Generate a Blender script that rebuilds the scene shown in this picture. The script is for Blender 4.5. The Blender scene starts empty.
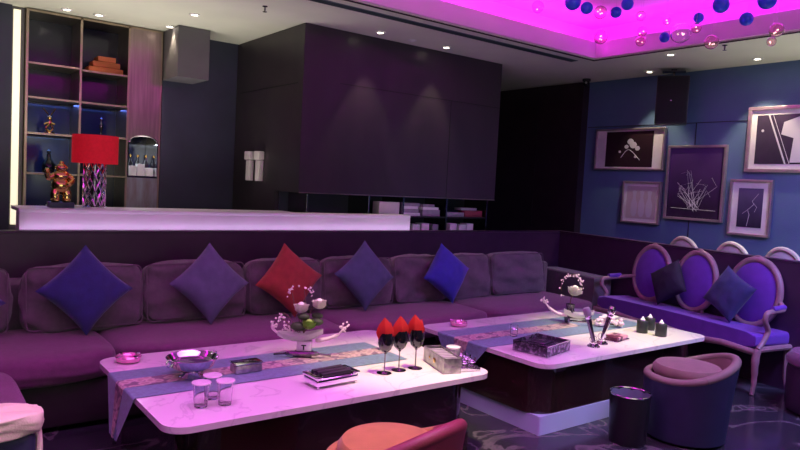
import bpy, bmesh, math, random
from mathutils import Vector, Matrix, noise
PI = math.pi
random.seed(7)
SC = bpy.context.scene
COL = SC.collection

# ---------------------------------------------------------------- camera
cd = bpy.data.cameras.new('camera'); cam = bpy.data.objects.new('camera', cd); COL.objects.link(cam)
cd.sensor_width = 36; cd.lens = 670.71/800*36; cd.clip_start = .05
_r = Vector((.79860, -.59959, .05216)); _u = Vector((-.00538, .07955, .99682)); _b = Vector((-.60183, -.79634, .06030))
M = Matrix.Identity(4)
for i in range(3):
    M[i][0] = _r[i]; M[i][1] = _u[i]; M[i][2] = _b[i]
M.translation = (0, 0, 1.5)
cam.matrix_world = M
SC.camera = cam

# ---------------------------------------------------------------- world, light, exposure
w = bpy.data.worlds.new('world'); SC.world = w; w.use_nodes = True
w.node_tree.nodes['Background'].inputs[0].default_value = (.25, .2, .45, 1)
w.node_tree.nodes['Background'].inputs[1].default_value = .05
SC.view_settings.view_transform = 'Standard'; SC.view_settings.look = 'None'
SC.view_settings.gamma = 1; SC.view_settings.exposure = 0.0
SC.view_settings.use_curve_mapping = False

def area(name, loc, rot, sx, sy, power, color, spread=180):
    l = bpy.data.lights.new(name, 'AREA'); l.shape = 'RECTANGLE'; l.size = sx; l.size_y = sy
    l.energy = power; l.color = color; l.spread = math.radians(spread)
    o = bpy.data.objects.new(name, l); o.location = loc; o.rotation_euler = rot; COL.objects.link(o); return o
def spot(name, loc, target, power, color, angle=50, blend=.6, size=.03):
    l = bpy.data.lights.new(name, 'SPOT'); l.energy = power; l.color = color
    l.spot_size = math.radians(angle); l.spot_blend = blend; l.shadow_soft_size = size
    o = bpy.data.objects.new(name, l); o.location = loc
    o.rotation_euler = (Vector(target)-Vector(loc)).to_track_quat('-Z', 'Y').to_euler(); COL.objects.link(o); return o

MAG = (1.0, .015, .85)
CEIL = 2.92
# cove strips lying on the ledge of the ceiling recess, shining up onto its top
area('cove_light_back', (2.3, 4.70, 3.03), (PI-.15, 0, 0), 7.2, .10, 58, MAG)
area('cove_light_right', (6.05, 2.2, 3.03), (PI, 0, PI/2), 4.6, .10, 16, (.85, .02, 1.0))
area('cove_light_front', (2.3, -.22, 3.03), (PI, 0, 0), 7.2, .10, 50, MAG)
area('cove_light_left', (-1.62, 2.2, 3.03), (PI, 0, PI/2), 4.6, .10, 34, MAG)
# violet fill over the lounge, an unseen light added under the coffer top
area('violet_fill', (1.6, 1.9, 3.26), (0, 0, 0), 4.5, 2.4, 72, (.90, .25, 1.0), 100)
# unseen neutral fill, added behind the camera to brighten the ceiling
area('rear_fill', (.5, -2.6, 1.7), (math.radians(128), 0, 0), 4.5, 1.2, 64, (.95, 1.0, .80), 110)
# blue wash over the picture wall
area('blue_wash', (4.9, 0.6, 2.88), (math.radians(28), 0, math.radians(-55)), 1.6, .3, 85, (.34, .34, 1.0), 130)
# hidden uplights added behind bar, right partition and banquette to brighten ceiling and counter
area('bar_fill', (1.6, 6.2, .95), (PI, 0, 0), 2.0, .5, 14, (1, .93, .80), 110)
area('aisle_fill', (6.5, 1.6, .8), (PI, 0, 0), .5, 2.6, 11, (1, .98, .70), 90)
area('partition_fill', (3.0, 5.318, 1.02), (PI, 0, 0), 4.6, .03, 3.2, (.80, .58, 1.0), 150)
spot('plinth_fill', (3.3, .7, 3.24), (3.55, 2.66, .02), 130, (.8, .88, 1.0), 14, .8)  # unseen spot added to brighten the right table's plinth
WARM = (1.0, .86, .55)
spot('table_spot', (2.45, 2.35, 3.24), (2.40, 3.0, .46), 440, (1, 1, .34), 30, 1)
spot('table_spot', (4.6, 2.3, 3.24), (4.45, 2.95, .46), 470, (1, 1, .40), 34, 1)
spot('table_spot', (1.5, 1.2, 3.24), (1.6, 2.15, .46), 85, (1, .95, .35), 22, .9)
spot('table_spot', (.3, 1.5, 3.24), (.2, 2.8, .55), 75, (1, 1, .6), 20, .9)
spot('chair_spot', (3.9, 1.3, 3.24), (4.0, 2.25, .5), 30, (1, .85, .7), 26, .9)

# ---------------------------------------------------------------- materials
MATS = {}
def mat(name, color, rough=.6, metal=0., color2=None, scale=8., bump=0., bscale=60., spec=None, sheen=0., coat=0., emit=None, estr=0., alpha=1., trans=0., ior=1.45, detail=6., dist=0., ramp=(.35, .65), stretch=(1, 1, 1)):
    if name in MATS: return MATS[name]
    m = bpy.data.materials.new(name); m.use_nodes = True; nt = m.node_tree; N = nt.nodes; Lk = nt.links
    b = N['Principled BSDF']
    b.inputs['Base Color'].default_value = (*color, 1); b.inputs['Roughness'].default_value = rough
    b.inputs['Metallic'].default_value = metal
    if spec is not None: b.inputs['Specular IOR Level'].default_value = spec
    if sheen: b.inputs['Sheen Weight'].default_value = sheen
    if coat: b.inputs['Coat Weight'].default_value = coat
    if trans: b.inputs['Transmission Weight'].default_value = trans; b.inputs['IOR'].default_value = ior
    if emit: b.inputs['Emission Color'].default_value = (*emit, 1); b.inputs['Emission Strength'].default_value = estr
    tc = N.new('ShaderNodeTexCoord'); mp = N.new('ShaderNodeMapping'); mp.inputs['Scale'].default_value = stretch
    Lk.new(tc.outputs['Object'], mp.inputs['Vector'])
    if color2 is not None:
        n = N.new('ShaderNodeTexNoise'); n.inputs['Scale'].default_value = scale; n.inputs['Detail'].default_value = detail
        n.inputs['Distortion'].default_value = dist
        r = N.new('ShaderNodeValToRGB'); r.color_ramp.elements[0].position = ramp[0]; r.color_ramp.elements[1].position = ramp[1]
        r.color_ramp.elements[0].color = (*color, 1); r.color_ramp.elements[1].color = (*color2, 1)
        Lk.new(mp.outputs[0], n.inputs['Vector']); Lk.new(n.outputs[0], r.inputs[0]); Lk.new(r.outputs[0], b.inputs['Base Color'])
    if bump:
        n = N.new('ShaderNodeTexNoise'); n.inputs['Scale'].default_value = bscale; n.inputs['Detail'].default_value = 3
        bp = N.new('ShaderNodeBump'); bp.inputs['Strength'].default_value = bump; bp.inputs['Distance'].default_value = .01
        Lk.new(mp.outputs[0], n.inputs['Vector']); Lk.new(n.outputs[0], bp.inputs['Height']); Lk.new(bp.outputs[0], b.inputs['Normal'])
    MATS[name] = m
    return m
def veined(name, base, vein, rough, scale=1.6, width=.05, coat=0.):
    m = bpy.data.materials.new(name); m.use_nodes = True; nt = m.node_tree; N = nt.nodes; Lk = nt.links
    b = N['Principled BSDF']; b.inputs['Roughness'].default_value = rough; b.inputs['Coat Weight'].default_value = coat
    tc = N.new('ShaderNodeTexCoord'); n = N.new('ShaderNodeTexNoise'); n.inputs['Scale'].default_value = scale
    n.inputs['Detail'].default_value = 5; n.inputs['Distortion'].default_value = 1.4
    s = N.new('ShaderNodeMath'); s.operation = 'SUBTRACT'; s.inputs[1].default_value = .5
    a = N.new('ShaderNodeMath'); a.operation = 'ABSOLUTE'
    r = N.new('ShaderNodeValToRGB'); r.color_ramp.elements[0].color = (*vein, 1); r.color_ramp.elements[1].color = (*base, 1)
    r.color_ramp.elements[1].position = width
    Lk.new(tc.outputs['Object'], n.inputs['Vector']); Lk.new(n.outputs[0], s.inputs[0]); Lk.new(s.outputs[0], a.inputs[0])
    Lk.new(a.outputs[0], r.inputs[0]); Lk.new(r.outputs[0], b.inputs['Base Color'])
    MATS[name] = m; return m

m_ceil = mat('ceiling_paint', (.74, .74, .64), .8, color2=(.70, .70, .61), scale=3)
m_coffer = mat('coffer_light_tint', (.80, .50, .80), .7, color2=(.76, .47, .77), scale=2)  # lilac of the cove light put into the coffer and lip colour
m_blue = mat('blue_wallcovering', (.085, .14, .27), .55, color2=(.10, .17, .30), scale=2.2, bump=.15, bscale=90)
m_darkwall = mat('dark_navy_wall', (.035, .038, .075), .45, color2=(.028, .03, .06), scale=3)
m_panel = mat('plum_brown_panel', (.040, .028, .042), .36, color2=(.033, .023, .037), scale=5, stretch=(1, 1, .2))
m_sidepanel = mat('dark_brown_panel', (.040, .030, .036), .38, color2=(.03, .022, .03), scale=4)
m_closet = mat('closet_brown', (.030, .016, .024), .35, color2=(.022, .012, .02), scale=5)
m_greywall = mat('grey_wall_panel', (.13, .12, .14), .5, color2=(.11, .10, .12), scale=3)
m_floor = veined('dark_marble_floor', (.030, .030, .038), (.12, .11, .115), .17, 1.5, .03)
m_gap = mat('shadow_gap', (.01, .01, .012), .6)
m_part = mat('plum_leatherette', (.050, .018, .055), .42, color2=(.04, .014, .046), scale=9, bump=.1, bscale=120)
m_counter = mat('white_counter_stone', (.86, .82, .88), .35, color2=(.80, .76, .83), scale=3)
m_marble = veined('white_marble', (.80, .76, .74), (.66, .62, .62), .14, 2.2, .02, coat=.3)
m_gloss = mat('glossy_dark_veneer', (.030, .014, .012), .12, color2=(.022, .010, .010), scale=3, coat=.6)
m_mirror = mat('satin_white_plinth', (.58, .72, .92), .3, .15)
m_gold = mat('polished_gold', (.78, .52, .20), .18, 1, color2=(.70, .45, .16), scale=12)
m_bronze = mat('bronze_trim', (.42, .33, .26), .3, 1, color2=(.36, .28, .22), scale=6)
m_bronzepanel = mat('brushed_bronze_panel', (.36, .27, .27), .28, .9, color2=(.26, .19, .20), scale=7, stretch=(6, 6, .3))
m_silver = mat('polished_silver', (.80, .78, .82), .10, 1, color2=(.72, .70, .75), scale=12)
m_chrome = mat('chrome', (.85, .85, .88), .06, 1)
m_glass = mat('clear_glass', (1, 1, 1), .02, trans=1., ior=1.4)
m_pinkglass = mat('pink_tinted_glass', (1, .80, .84), .02, trans=1., ior=1.3)
m_blackglass = mat('black_glass', (.006, .006, .010), .06, coat=.5)
m_seat = mat('plum_seat_fabric', (.165, .050, .130), .85, color2=(.14, .042, .11), scale=30, bump=.3, bscale=220, sheen=.25)
m_back = mat('mauve_grey_fabric', (.140, .105, .135), .88, color2=(.116, .086, .113), scale=28, bump=.35, bscale=220, sheen=.25)
m_piping = mat('mauve_piping', (.17, .12, .16), .8, color2=(.14, .1, .14), scale=30)
m_sofabase = mat('dark_sofa_base', (.030, .016, .026), .6, color2=(.024, .012, .02), scale=10)
m_pnavy = mat('navy_velvet', (.022, .028, .19), .8, color2=(.018, .022, .15), scale=20, bump=.4, bscale=180, sheen=.3)
m_pgrey = mat('slate_violet_fabric', (.115, .115, .22), .85, color2=(.095, .095, .19), scale=20, bump=.3, bscale=200, sheen=.2)
m_pslate = mat('slate_blue_fabric', (.075, .10, .20), .85, color2=(.06, .085, .17), scale=20, bump=.3, bscale=200, sheen=.2)
m_pred = mat('brick_red_fabric', (.38, .045, .035), .85, color2=(.30, .035, .03), scale=20, bump=.3, bscale=200, sheen=.2)
m_pblue = mat('royal_blue_velvet', (.028, .025, .42), .75, color2=(.02, .02, .34), scale=20, bump=.3, bscale=200, sheen=.3)
m_pdark = mat('black_plum_fabric', (.022, .012, .035), .85, color2=(.016, .009, .028), scale=20, bump=.3, bscale=200)
m_pink = mat('indigo_fabric', (.030, .030, .13), .85, color2=(.024, .024, .10), scale=20, bump=.3, bscale=200, sheen=.2)
m_violet = mat('violet_upholstery', (.15, .032, .42), .75, color2=(.125, .026, .36), scale=14, bump=.2, bscale=200, sheen=.25)
m_settee = mat('rose_taupe_wood', (.36, .22, .23), .45, color2=(.28, .16, .18), scale=18, stretch=(1, 1, .3))
m_cream = mat('cream_leather', (.72, .70, .48), .5, color2=(.66, .64, .43), scale=8, bump=.15, bscale=120)
m_navyshell = mat('navy_leather', (.030, .036, .085), .5, color2=(.024, .03, .07), scale=9, bump=.15, bscale=100)
m_tan = mat('taupe_velvet', (.22, .155, .12), .8, color2=(.18, .125, .10), scale=12, bump=.25, bscale=160, sheen=.2)
m_tanrim = mat('taupe_rim', (.20, .16, .13), .7, color2=(.17, .135, .11), scale=12)
m_orange = mat('orange_velvet', (.40, .21, .045), .8, color2=(.34, .175, .04), scale=12, bump=.2, bscale=160, sheen=.2)
m_burg = mat('burgundy_leather', (.21, .035, .055), .5, color2=(.18, .028, .045), scale=9, bump=.15, bscale=120)
m_black = mat('black_plastic', (.012, .012, .015), .4)
m_blackmetal = mat('black_bin_metal', (.03, .03, .036), .35, .5)
m_white = mat('white_paper', (.82, .80, .80), .6, color2=(.76, .74, .75), scale=12)
m_porcelain = mat('white_porcelain', (.84, .80, .80), .2, coat=.5, color2=(.80, .76, .77), scale=6)
m_redshade = mat('red_lampshade', (.60, .012, .025), .8, color2=(.52, .01, .02), scale=40, emit=(.9, .01, .03), estr=.22)
m_rednap = mat('red_napkin', (.62, .025, .03), .7, color2=(.66, .022, .025), scale=30)
m_petal = mat('white_petal', (.86, .84, .76), .6, color2=(.80, .78, .66), scale=30)
m_green = mat('lime_petal', (.36, .62, .10), .6, color2=(.28, .52, .08), scale=40)
m_leaf = mat('dark_leaf', (.03, .06, .02), .6, color2=(.05, .08, .03), scale=20)
m_pinkpetal = mat('pale_pink_blossom', (.80, .66, .68), .6, color2=(.74, .58, .62), scale=30)
m_stem = mat('brown_stem', (.16, .08, .06), .7)
m_runner = mat('slate_blue_satin', (.15, .27, .36), .45, color2=(.115, .18, .25), scale=40, bump=.1, bscale=250, sheen=.3)
m_led = mat('warm_led_strip', (.9, .85, .7), .5, emit=(1.0, .90, .62), estr=1.0)
m_lens = mat('downlight_lens', (1, .95, .8), .5, emit=(1.0, .92, .72), estr=14)
m_book = mat('orange_box_card', (.55, .13, .05), .7, color2=(.48, .11, .045), scale=12)
m_redbox = mat('dark_red_card', (.25, .04, .06), .6)
m_greycard = mat('grey_card', (.34, .30, .36), .6, color2=(.28, .25, .3), scale=14)
m_picframe = mat('champagne_frame', (.52, .42, .44), .35, .7, color2=(.44, .36, .38), scale=12)
m_mount = mat('white_mount', (.78, .74, .74), .7, color2=(.62, .56, .57), scale=4)
m_balloon = mat('blue_globe', (.03, .09, 1.0), .4, color2=(.025, .08, .92), scale=4, coat=.25)
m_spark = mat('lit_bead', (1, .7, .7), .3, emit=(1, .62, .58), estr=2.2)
m_ashpink = mat('pink_crystal', (.85, .35, .55), .08, .55, color2=(.7, .3, .5), scale=18)
m_boxsilver = mat('embossed_silver', (.58, .58, .55), .3, .85, color2=(.30, .30, .30), scale=22, bump=.5, bscale=60)
m_boxdark = mat('smoked_lattice', (.10, .09, .12), .15, .6, color2=(.36, .34, .40), scale=38, ramp=(.5, .56))
m_candle = mat('matt_black_jar', (.016, .02, .018), .45)
m_metaldark = mat('gunmetal', (.18, .16, .20), .2, 1)
def runner_band():
    m = bpy.data.materials.new('patterned_band'); m.use_nodes = True; N = m.node_tree.nodes; Lk = m.node_tree.links
    b = N['Principled BSDF']; b.inputs['Roughness'].default_value = .5; b.inputs['Metallic'].default_value = .2
    tc = N.new('ShaderNodeTexCoord'); v = N.new('ShaderNodeTexVoronoi'); v.inputs['Scale'].default_value = 26
    r = N.new('ShaderNodeValToRGB'); e = r.color_ramp.elements
    e[0].color = (.42, .30, .28, 1); e[1].color = (.62, .52, .46, 1); e[0].position = .25; e[1].position = .5
    x = e.new(.72); x.color = (.22, .16, .2, 1)
    Lk.new(tc.outputs['Object'], v.inputs['Vector']); Lk.new(v.outputs['Distance'], r.inputs[0]); Lk.new(r.outputs[0], b.inputs['Base Color'])
    return m
m_band = runner_band()
def sidegrad(name, c0, c1, axis='Z', lo=0, hi=1, noise_amt=.25, scale=6):
    """printed picture: a two colour print with soft clouds"""
    m = bpy.data.materials.new(name); m.use_nodes = True; N = m.node_tree.nodes; Lk = m.node_tree.links
    b = N['Principled BSDF']; b.inputs['Roughness'].default_value = .25
    tc = N.new('ShaderNodeTexCoord'); s = N.new('ShaderNodeSeparateXYZ'); Lk.new(tc.outputs['Object'], s.inputs[0])
    mr = N.new('ShaderNodeMapRange'); mr.inputs[1].default_value = lo; mr.inputs[2].default_value = hi
    Lk.new(s.outputs[axis], mr.inputs[0])
    n = N.new('ShaderNodeTexNoise'); n.inputs['Scale'].default_value = scale; n.inputs['Distortion'].default_value = 1
    Lk.new(tc.outputs['Object'], n.inputs['Vector'])
    a = N.new('ShaderNodeMath'); a.operation = 'MULTIPLY_ADD'; a.inputs[1].default_value = noise_amt
    Lk.new(n.outputs[0], a.inputs[0]); Lk.new(mr.outputs[0], a.inputs[2])
    r = N.new('ShaderNodeValToRGB'); r.color_ramp.elements[0].color = (*c0, 1); r.color_ramp.elements[1].color = (*c1, 1)
    Lk.new(a.outputs[0], r.inputs[0]); Lk.new(r.outputs[0], b.inputs['Base Color'])
    return m

# ---------------------------------------------------------------- helpers
def new(): return bmesh.new()
def obj(name, bm, m, parent=None, loc=(0, 0, 0), rotz=0, smooth=True, angle=40):
    me = bpy.data.meshes.new(name)
    bmesh.ops.recalc_face_normals(bm, faces=bm.faces[:])
    bm.to_mesh(me); bm.free()
    me.materials.append(m)
    if smooth:
        me.shade_smooth()
        me.set_sharp_from_angle(angle=math.radians(angle))
    o = bpy.data.objects.new(name, me); COL.objects.link(o)
    o.location = loc; o.rotation_euler = (0, 0, rotz)
    if parent is not None: o.parent = parent
    return o
def tag(o, label, cat, group=None):
    o['label'] = label; o['category'] = cat
    if group: o['group'] = group
    return o
def thing(name, label, cat, loc=(0, 0, 0), rotz=0, group=None):
    o = bpy.data.objects.new(name, None); COL.objects.link(o); o.empty_display_size = .1
    o.location = loc; o.rotation_euler = (0, 0, rotz)
    return tag(o, label, cat, group)
def struct(name, bm, m, parent=None, smooth=False):
    o = obj(name, bm, m, parent, smooth=smooth)
    if parent is None: o['kind'] = 'structure'
    return o
def dup(root, loc, rotz, label, group=None):
    r = root.copy(); COL.objects.link(r); r.location = loc; r.rotation_euler = (0, 0, rotz); r['label'] = label
    if group: r['group'] = group
    for ch in list(root.children):
        c = ch.copy(); COL.objects.link(c); c.parent = r
        for g in ch.children:
            d = g.copy(); COL.objects.link(d); d.parent = c
    return r
def merge(bm, t, mx=None):
    if mx is not None: t.transform(mx)
    me = bpy.data.meshes.new('tmp'); t.to_mesh(me); t.free(); bm.from_mesh(me); bpy.data.meshes.remove(me)
def box(bm, x0, x1, y0, y1, z0, z1, bev=0, seg=2, mx=None):
    t = bmesh.new(); bmesh.ops.create_cube(t, size=1)
    for v in t.verts:
        v.co = Vector(((x0+x1)/2+v.co.x*(x1-x0), (y0+y1)/2+v.co.y*(y1-y0), (z0+z1)/2+v.co.z*(z1-z0)))
    if bev: bmesh.ops.bevel(t, geom=t.edges[:], offset=bev, segments=seg, profile=.5, affect='EDGES')
    merge(bm, t, mx); return bm
def lathe(bm, prof, seg=32, mx=None, cap=True, center=(0, 0, 0)):
    t = bmesh.new(); rings = []
    for r, z in prof:
        if r < 1e-5: rings.append([t.verts.new((center[0], center[1], center[2]+z))])
        else: rings.append([t.verts.new((center[0]+r*math.cos(2*PI*k/seg), center[1]+r*math.sin(2*PI*k/seg), center[2]+z)) for k in range(seg)])
    for a, b in zip(rings, rings[1:]):
        for k in range(seg):
            k2 = (k+1) % seg
            if len(a) == 1 and len(b) == 1: continue
            if len(a) == 1: t.faces.new((a[0], b[k2], b[k]))
            elif len(b) == 1: t.faces.new((a[k], a[k2], b[0]))
            else: t.faces.new((a[k], a[k2], b[k2], b[k]))
    if cap:
        for rg in (rings[0], rings[-1]):
            if len(rg) > 1: t.faces.new(rg)
    merge(bm, t, mx); return bm
def tube(bm, pts, r, seg=8, closed=False, mx=None):
    """r: number or list, along a polyline"""
    pts = [Vector(p) for p in pts]; n = len(pts)
    rs = r if isinstance(r, (list, tuple)) else [r]*n
    t = bmesh.new(); rings = []; up = None
    for i in range(n):
        if closed: d = pts[(i+1) % n]-pts[i-1]
        else: d = pts[min(i+1, n-1)]-pts[max(i-1, 0)]
        d.normalize()
        if up is None:
            up = Vector((0, 0, 1)) if abs(d.z) < .9 else Vector((1, 0, 0))
        s = d.cross(up); s.normalize(); up = s.cross(d); up.normalize()
        rings.append([t.verts.new(pts[i]+(s*math.cos(2*PI*k/seg)+up*math.sin(2*PI*k/seg))*rs[i]) for k in range(seg)])
    rr = list(zip(rings, rings[1:]))
    if closed: rr.append((rings[-1], rings[0]))
    for a, b in rr:
        for k in range(seg):
            t.faces.new((a[k], a[(k+1) % seg], b[(k+1) % seg], b[k]))
    if not closed:
        t.faces.new(rings[0]); t.faces.new(rings[-1])
    merge(bm, t, mx); return bm
def spline(pts, n=8):
    """Catmull-Rom through the points"""
    P = [Vector(p) for p in pts]; out = []
    for i in range(len(P)-1):
        p0 = P[max(i-1, 0)]; p1 = P[i]; p2 = P[i+1]; p3 = P[min(i+2, len(P)-1)]
        for k in range(n):
            t = k/n
            out.append(.5*((2*p1)+(p2-p0)*t+(2*p0-5*p1+4*p2-p3)*t*t+(3*p1-p0-3*p2+p3)*t**3))
    out.append(P[-1]); return out
def prism(bm, poly, z0, z1, bev=0, seg=3, mx=None):
    t = bmesh.new()
    a = [t.verts.new((x, y, z0)) for x, y in poly]; b = [t.verts.new((x, y, z1)) for x, y in poly]
    n = len(poly); t.faces.new(a[::-1]); t.faces.new(b)
    for k in range(n): t.faces.new((a[k], a[(k+1) % n], b[(k+1) % n], b[k]))
    if bev:
        es = [e for e in t.edges if abs(e.verts[0].co.z-e.verts[1].co.z) < 1e-6]
        bmesh.ops.bevel(t, geom=es, offset=bev, segments=seg, profile=.5, affect='EDGES')
    merge(bm, t, mx); return bm
def rrect(x0, x1, y0, y1, r, n=8):
    out = []
    for cx, cy, a0 in ((x1-r, y1-r, 0), (x0+r, y1-r, PI/2), (x0+r, y0+r, PI), (x1-r, y0+r, 3*PI/2)):
        for k in range(n+1):
            a = a0+PI/2*k/n; out.append((cx+r*math.cos(a), cy+r*math.sin(a)))
    return out
def ball(bm, c, r, sx=1, sy=1, sz=1, sub=2):
    t = bmesh.new(); bmesh.ops.create_icosphere(t, subdivisions=sub, radius=1)
    for v in t.verts: v.co = Vector((c[0]+v.co.x*r*sx, c[1]+v.co.y*r*sy, c[2]+v.co.z*r*sz))
    merge(bm, t); return bm
def cushion(bm, w, d, h, p=5., puff=.12, n=14, center=(0, 0, 0), mx=None, seed=0, wob=.004, sag=0.):
    """upholstered block, superquadric corners and swelling faces; w x d x h, standing on z=0"""
    t = bmesh.new(); bmesh.ops.create_cube(t, size=2)
    bmesh.ops.subdivide_edges(t, edges=t.edges[:], cuts=n, use_grid_fill=True)
    for v in t.verts:
        c = v.co.copy(); m_ = max(abs(c.x), abs(c.y), abs(c.z))
        q = (abs(c.x)**p+abs(c.y)**p+abs(c.z)**p)**(1/p)
        c = c/q
        f = [1+puff*(1-abs(c.y)**2)*(1-abs(c.z)**2), 1+puff*(1-abs(c.x)**2)*(1-abs(c.z)**2)*1.6, 1+puff*(1-abs(c.x)**2)*(1-abs(c.y)**2)]
        nz = noise.noise(Vector((c.x*2.1+seed*3.7, c.y*2.3, c.z*2.2+seed)))*wob*6
        x = c.x*f[0]*w/2*(1/(1+puff*.5)); y = c.y*f[1]*d/2*(1/(1+puff*.8)); z = c.z*f[2]*h/2*(1/(1+puff*.5))
        z -= sag*(1-c.x*c.x)*max(c.z, 0)
        v.co = Vector((x+nz*.5, y+nz, z+h/2+nz*.6))
    if center != (0, 0, 0): t.transform(Matrix.Translation(center))
    merge(bm, t, mx); return bm
def pillow(bm, s, t_=.09, n=20, seed=0, mx=None, pinch=.10):
    """square throw pillow in the local xz plane, pointed corners, fat middle"""
    t = bmesh.new(); g = {}
    for side in (1, -1):
        for i in range(n+1):
            for j in range(n+1):
                u = -1+2*i/n; v = -1+2*j/n
                edge = i in (0, n) or j in (0, n)
                if edge and side == -1: g[(side, i, j)] = g[(1, i, j)]; continue
                th = (max(0, 1-u*u)*max(0, 1-v*v))**.42*t_
                k = 1-pinch*(1-abs(v)**2)*abs(u)**3*.9; k2 = 1-pinch*(1-abs(u)**2)*abs(v)**3*.9
                wr = noise.noise(Vector((u*2.4+seed*5.1, v*2.4, side*2+seed)))*.012*(1-max(abs(u), abs(v))**4)
                g[(side, i, j)] = t.verts.new((u*s/2*k, side*th+wr, v*s/2*k2))
        for i in range(n):
            for j in range(n):
                f = [g[(side, i, j)], g[(side, i+1, j)], g[(side, i+1, j+1)], g[(side, i, j+1)]]
                t.faces.new(f if side == 1 else f[::-1])
    merge(bm, t, mx); return bm
def rot(ax, deg): return Matrix.Rotation(math.radians(deg), 4, ax)
def tr(*v): return Matrix.Translation(v)

# ================================================================= SETTING
b = new(); box(b, -2.5, 7.3, -3, 7.6, -.06, 0); struct('floor', b, m_floor)
# ceiling with the rectangular coffer opening x -1.5..5.92, y 0..4.57
CX0, CX1, CY0, CY1 = -1.5, 5.92, 0., 4.57
b = new()
box(b, -2.5, 7.3, CY1, 7.6, CEIL, CEIL+.07); box(b, -2.5, 7.3, -3, CY0, CEIL, CEIL+.07)
box(b, -2.5, CX0, CY0, CY1, CEIL, CEIL+.07); box(b, CX1, 7.3, CY0, CY1, CEIL, CEIL+.07)
struct('ceiling', b, m_ceil)
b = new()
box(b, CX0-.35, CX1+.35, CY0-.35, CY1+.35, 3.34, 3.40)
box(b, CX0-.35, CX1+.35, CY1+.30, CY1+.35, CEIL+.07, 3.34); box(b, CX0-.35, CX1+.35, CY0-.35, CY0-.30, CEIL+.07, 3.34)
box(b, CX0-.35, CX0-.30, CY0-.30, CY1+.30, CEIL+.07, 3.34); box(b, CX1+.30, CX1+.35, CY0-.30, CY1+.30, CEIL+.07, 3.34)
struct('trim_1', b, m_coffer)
# the raised lip that hides the strips
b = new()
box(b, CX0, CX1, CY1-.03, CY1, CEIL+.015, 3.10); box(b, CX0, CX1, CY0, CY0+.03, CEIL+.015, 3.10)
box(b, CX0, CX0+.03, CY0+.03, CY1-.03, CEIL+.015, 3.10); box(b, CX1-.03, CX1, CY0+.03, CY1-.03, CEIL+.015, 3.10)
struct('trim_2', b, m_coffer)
# black shadow gap bead just outside the lip
b = new()
box(b, CX0-.02, CX1+.02, CY1, CY1+.018, CEIL-.006, CEIL+.004); box(b, CX0-.02, CX0-.002, CY0, CY1, CEIL-.006, CEIL+.004)
box(b, CX1, CX1+.014, CY0, CY1, CEIL-.006, CEIL+.004)
struct('trim_3', b, m_gap)

b = new(); box(b, 7.07, 7.2, -3, 7.6, 0, CEIL); wr = struct('wall_right', b, m_blue)
b = new(); box(b, 7.062, 7.07, -3, 5.48, 2.345, 2.352); box(b, 7.062, 7.07, 4.02, 4.026, 0, 2.345); struct('panel_joint', b, m_gap, wr)
b = new(); box(b, -2.5, 7.2, 7.45, 7.6, 0, CEIL); struct('wall_back', b, m_darkwall)
b = new(); box(b, -2.62, -2.5, -3, 7.6, 0, CEIL); struct('wall_left', b, m_darkwall)
b = new(); box(b, -2.62, 7.2, -3.12, -3, 0, CEIL); struct('wall_front', b, m_darkwall)
# dark flush panels in front of the right wall's far end
b = new(); box(b, 6.95, 7.07, 5.50, 7.44, 0, CEIL-.01); ob = struct('wall_closet', b, m_closet)
b = new(); box(b, 6.945, 6.95, 6.23, 6.236, .1, 2.6); struct('panel_joint', b, m_gap, ob)
# wall left of the glowing strip, and the strip in its recess
b = new(); box(b, -2.5, .83, 7.0, 7.44, 0, CEIL); struct('wall_far_left', b, m_darkwall)
b = new(); box(b, .845, .90, 7.02, 7.05, .95, CEIL-.03); led = struct('light_strip', b, m_led)
b = new(); box(b, .83, .935, 7.05, 7.44, 0, CEIL); struct('wall_strip_recess', b, m_greywall)
# wall between shelves and the big volume, with its bulkhead
b = new(); box(b, 2.17, 2.98, 7.0, 7.44, 0, CEIL); struct('wall_middle', b, m_darkwall)
b = new(); box(b, 2.17, 2.48, 6.55, 7.0, 2.43, CEIL-.005); struct('wall_bulkhead', b, m_greywall)
# the large plum volume: overhanging front, side face running down behind the counter
b = new(); box(b, 2.97, 5.49, 5.50, 7.44, 1.375, CEIL-.002); box(b, 2.97, 5.49, 5.97, 7.44, 0, 1.375)
vol = struct('wall_volume', b, m_panel)
b = new(); box(b, 2.966, 2.97, 5.502, 6.998, 1.376, CEIL-.004); box(b, 2.966, 2.97, 5.972, 6.998, 0, 1.376); struct('side_panel', b, m_sidepanel, vol)
b = new()
box(b, 3.36, 5.49, 5.497, 5.50, 2.418, 2.426); box(b, 4.755, 4.76, 5.497, 5.50, 1.38, 2.418)
box(b, 2.962, 2.966, 5.6, 6.9, 2.384, 2.39)
struct('panel_joint', b, m_gap, vol)
b = new(); box(b, 2.97, 5.49, 5.493, 5.50, 1.372, 1.382); struct('bottom_edge', b, m_bronze, vol)

# banquette partition (L shaped, right arm runs back towards the camera at a slight angle)
def off(p, q, d):
    v = Vector((q[0]-p[0], q[1]-p[1])).normalized(); n = Vector((-v.y, v.x)); return n*d
A = (-2.4, 5.17); B = (6.28, 5.17); C_ = (5.55, 1.17)
b = new()
prism(b, [A, B, C_, (C_[0]+.11, C_[1]), (B[0]+.13, B[1]+.11), (A[0], A[1]+.11)], 0, 1.035, .008)
pt = struct('wall_banquette', b, m_part, smooth=True)
b = new()
prism(b, [A, B, C_, (C_[0]+.11, C_[1]), (B[0]+.13, B[1]+.11), (A[0], A[1]+.11)], 1.036, 1.05, .004)
struct('top_cap', b, m_part, pt)

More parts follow.
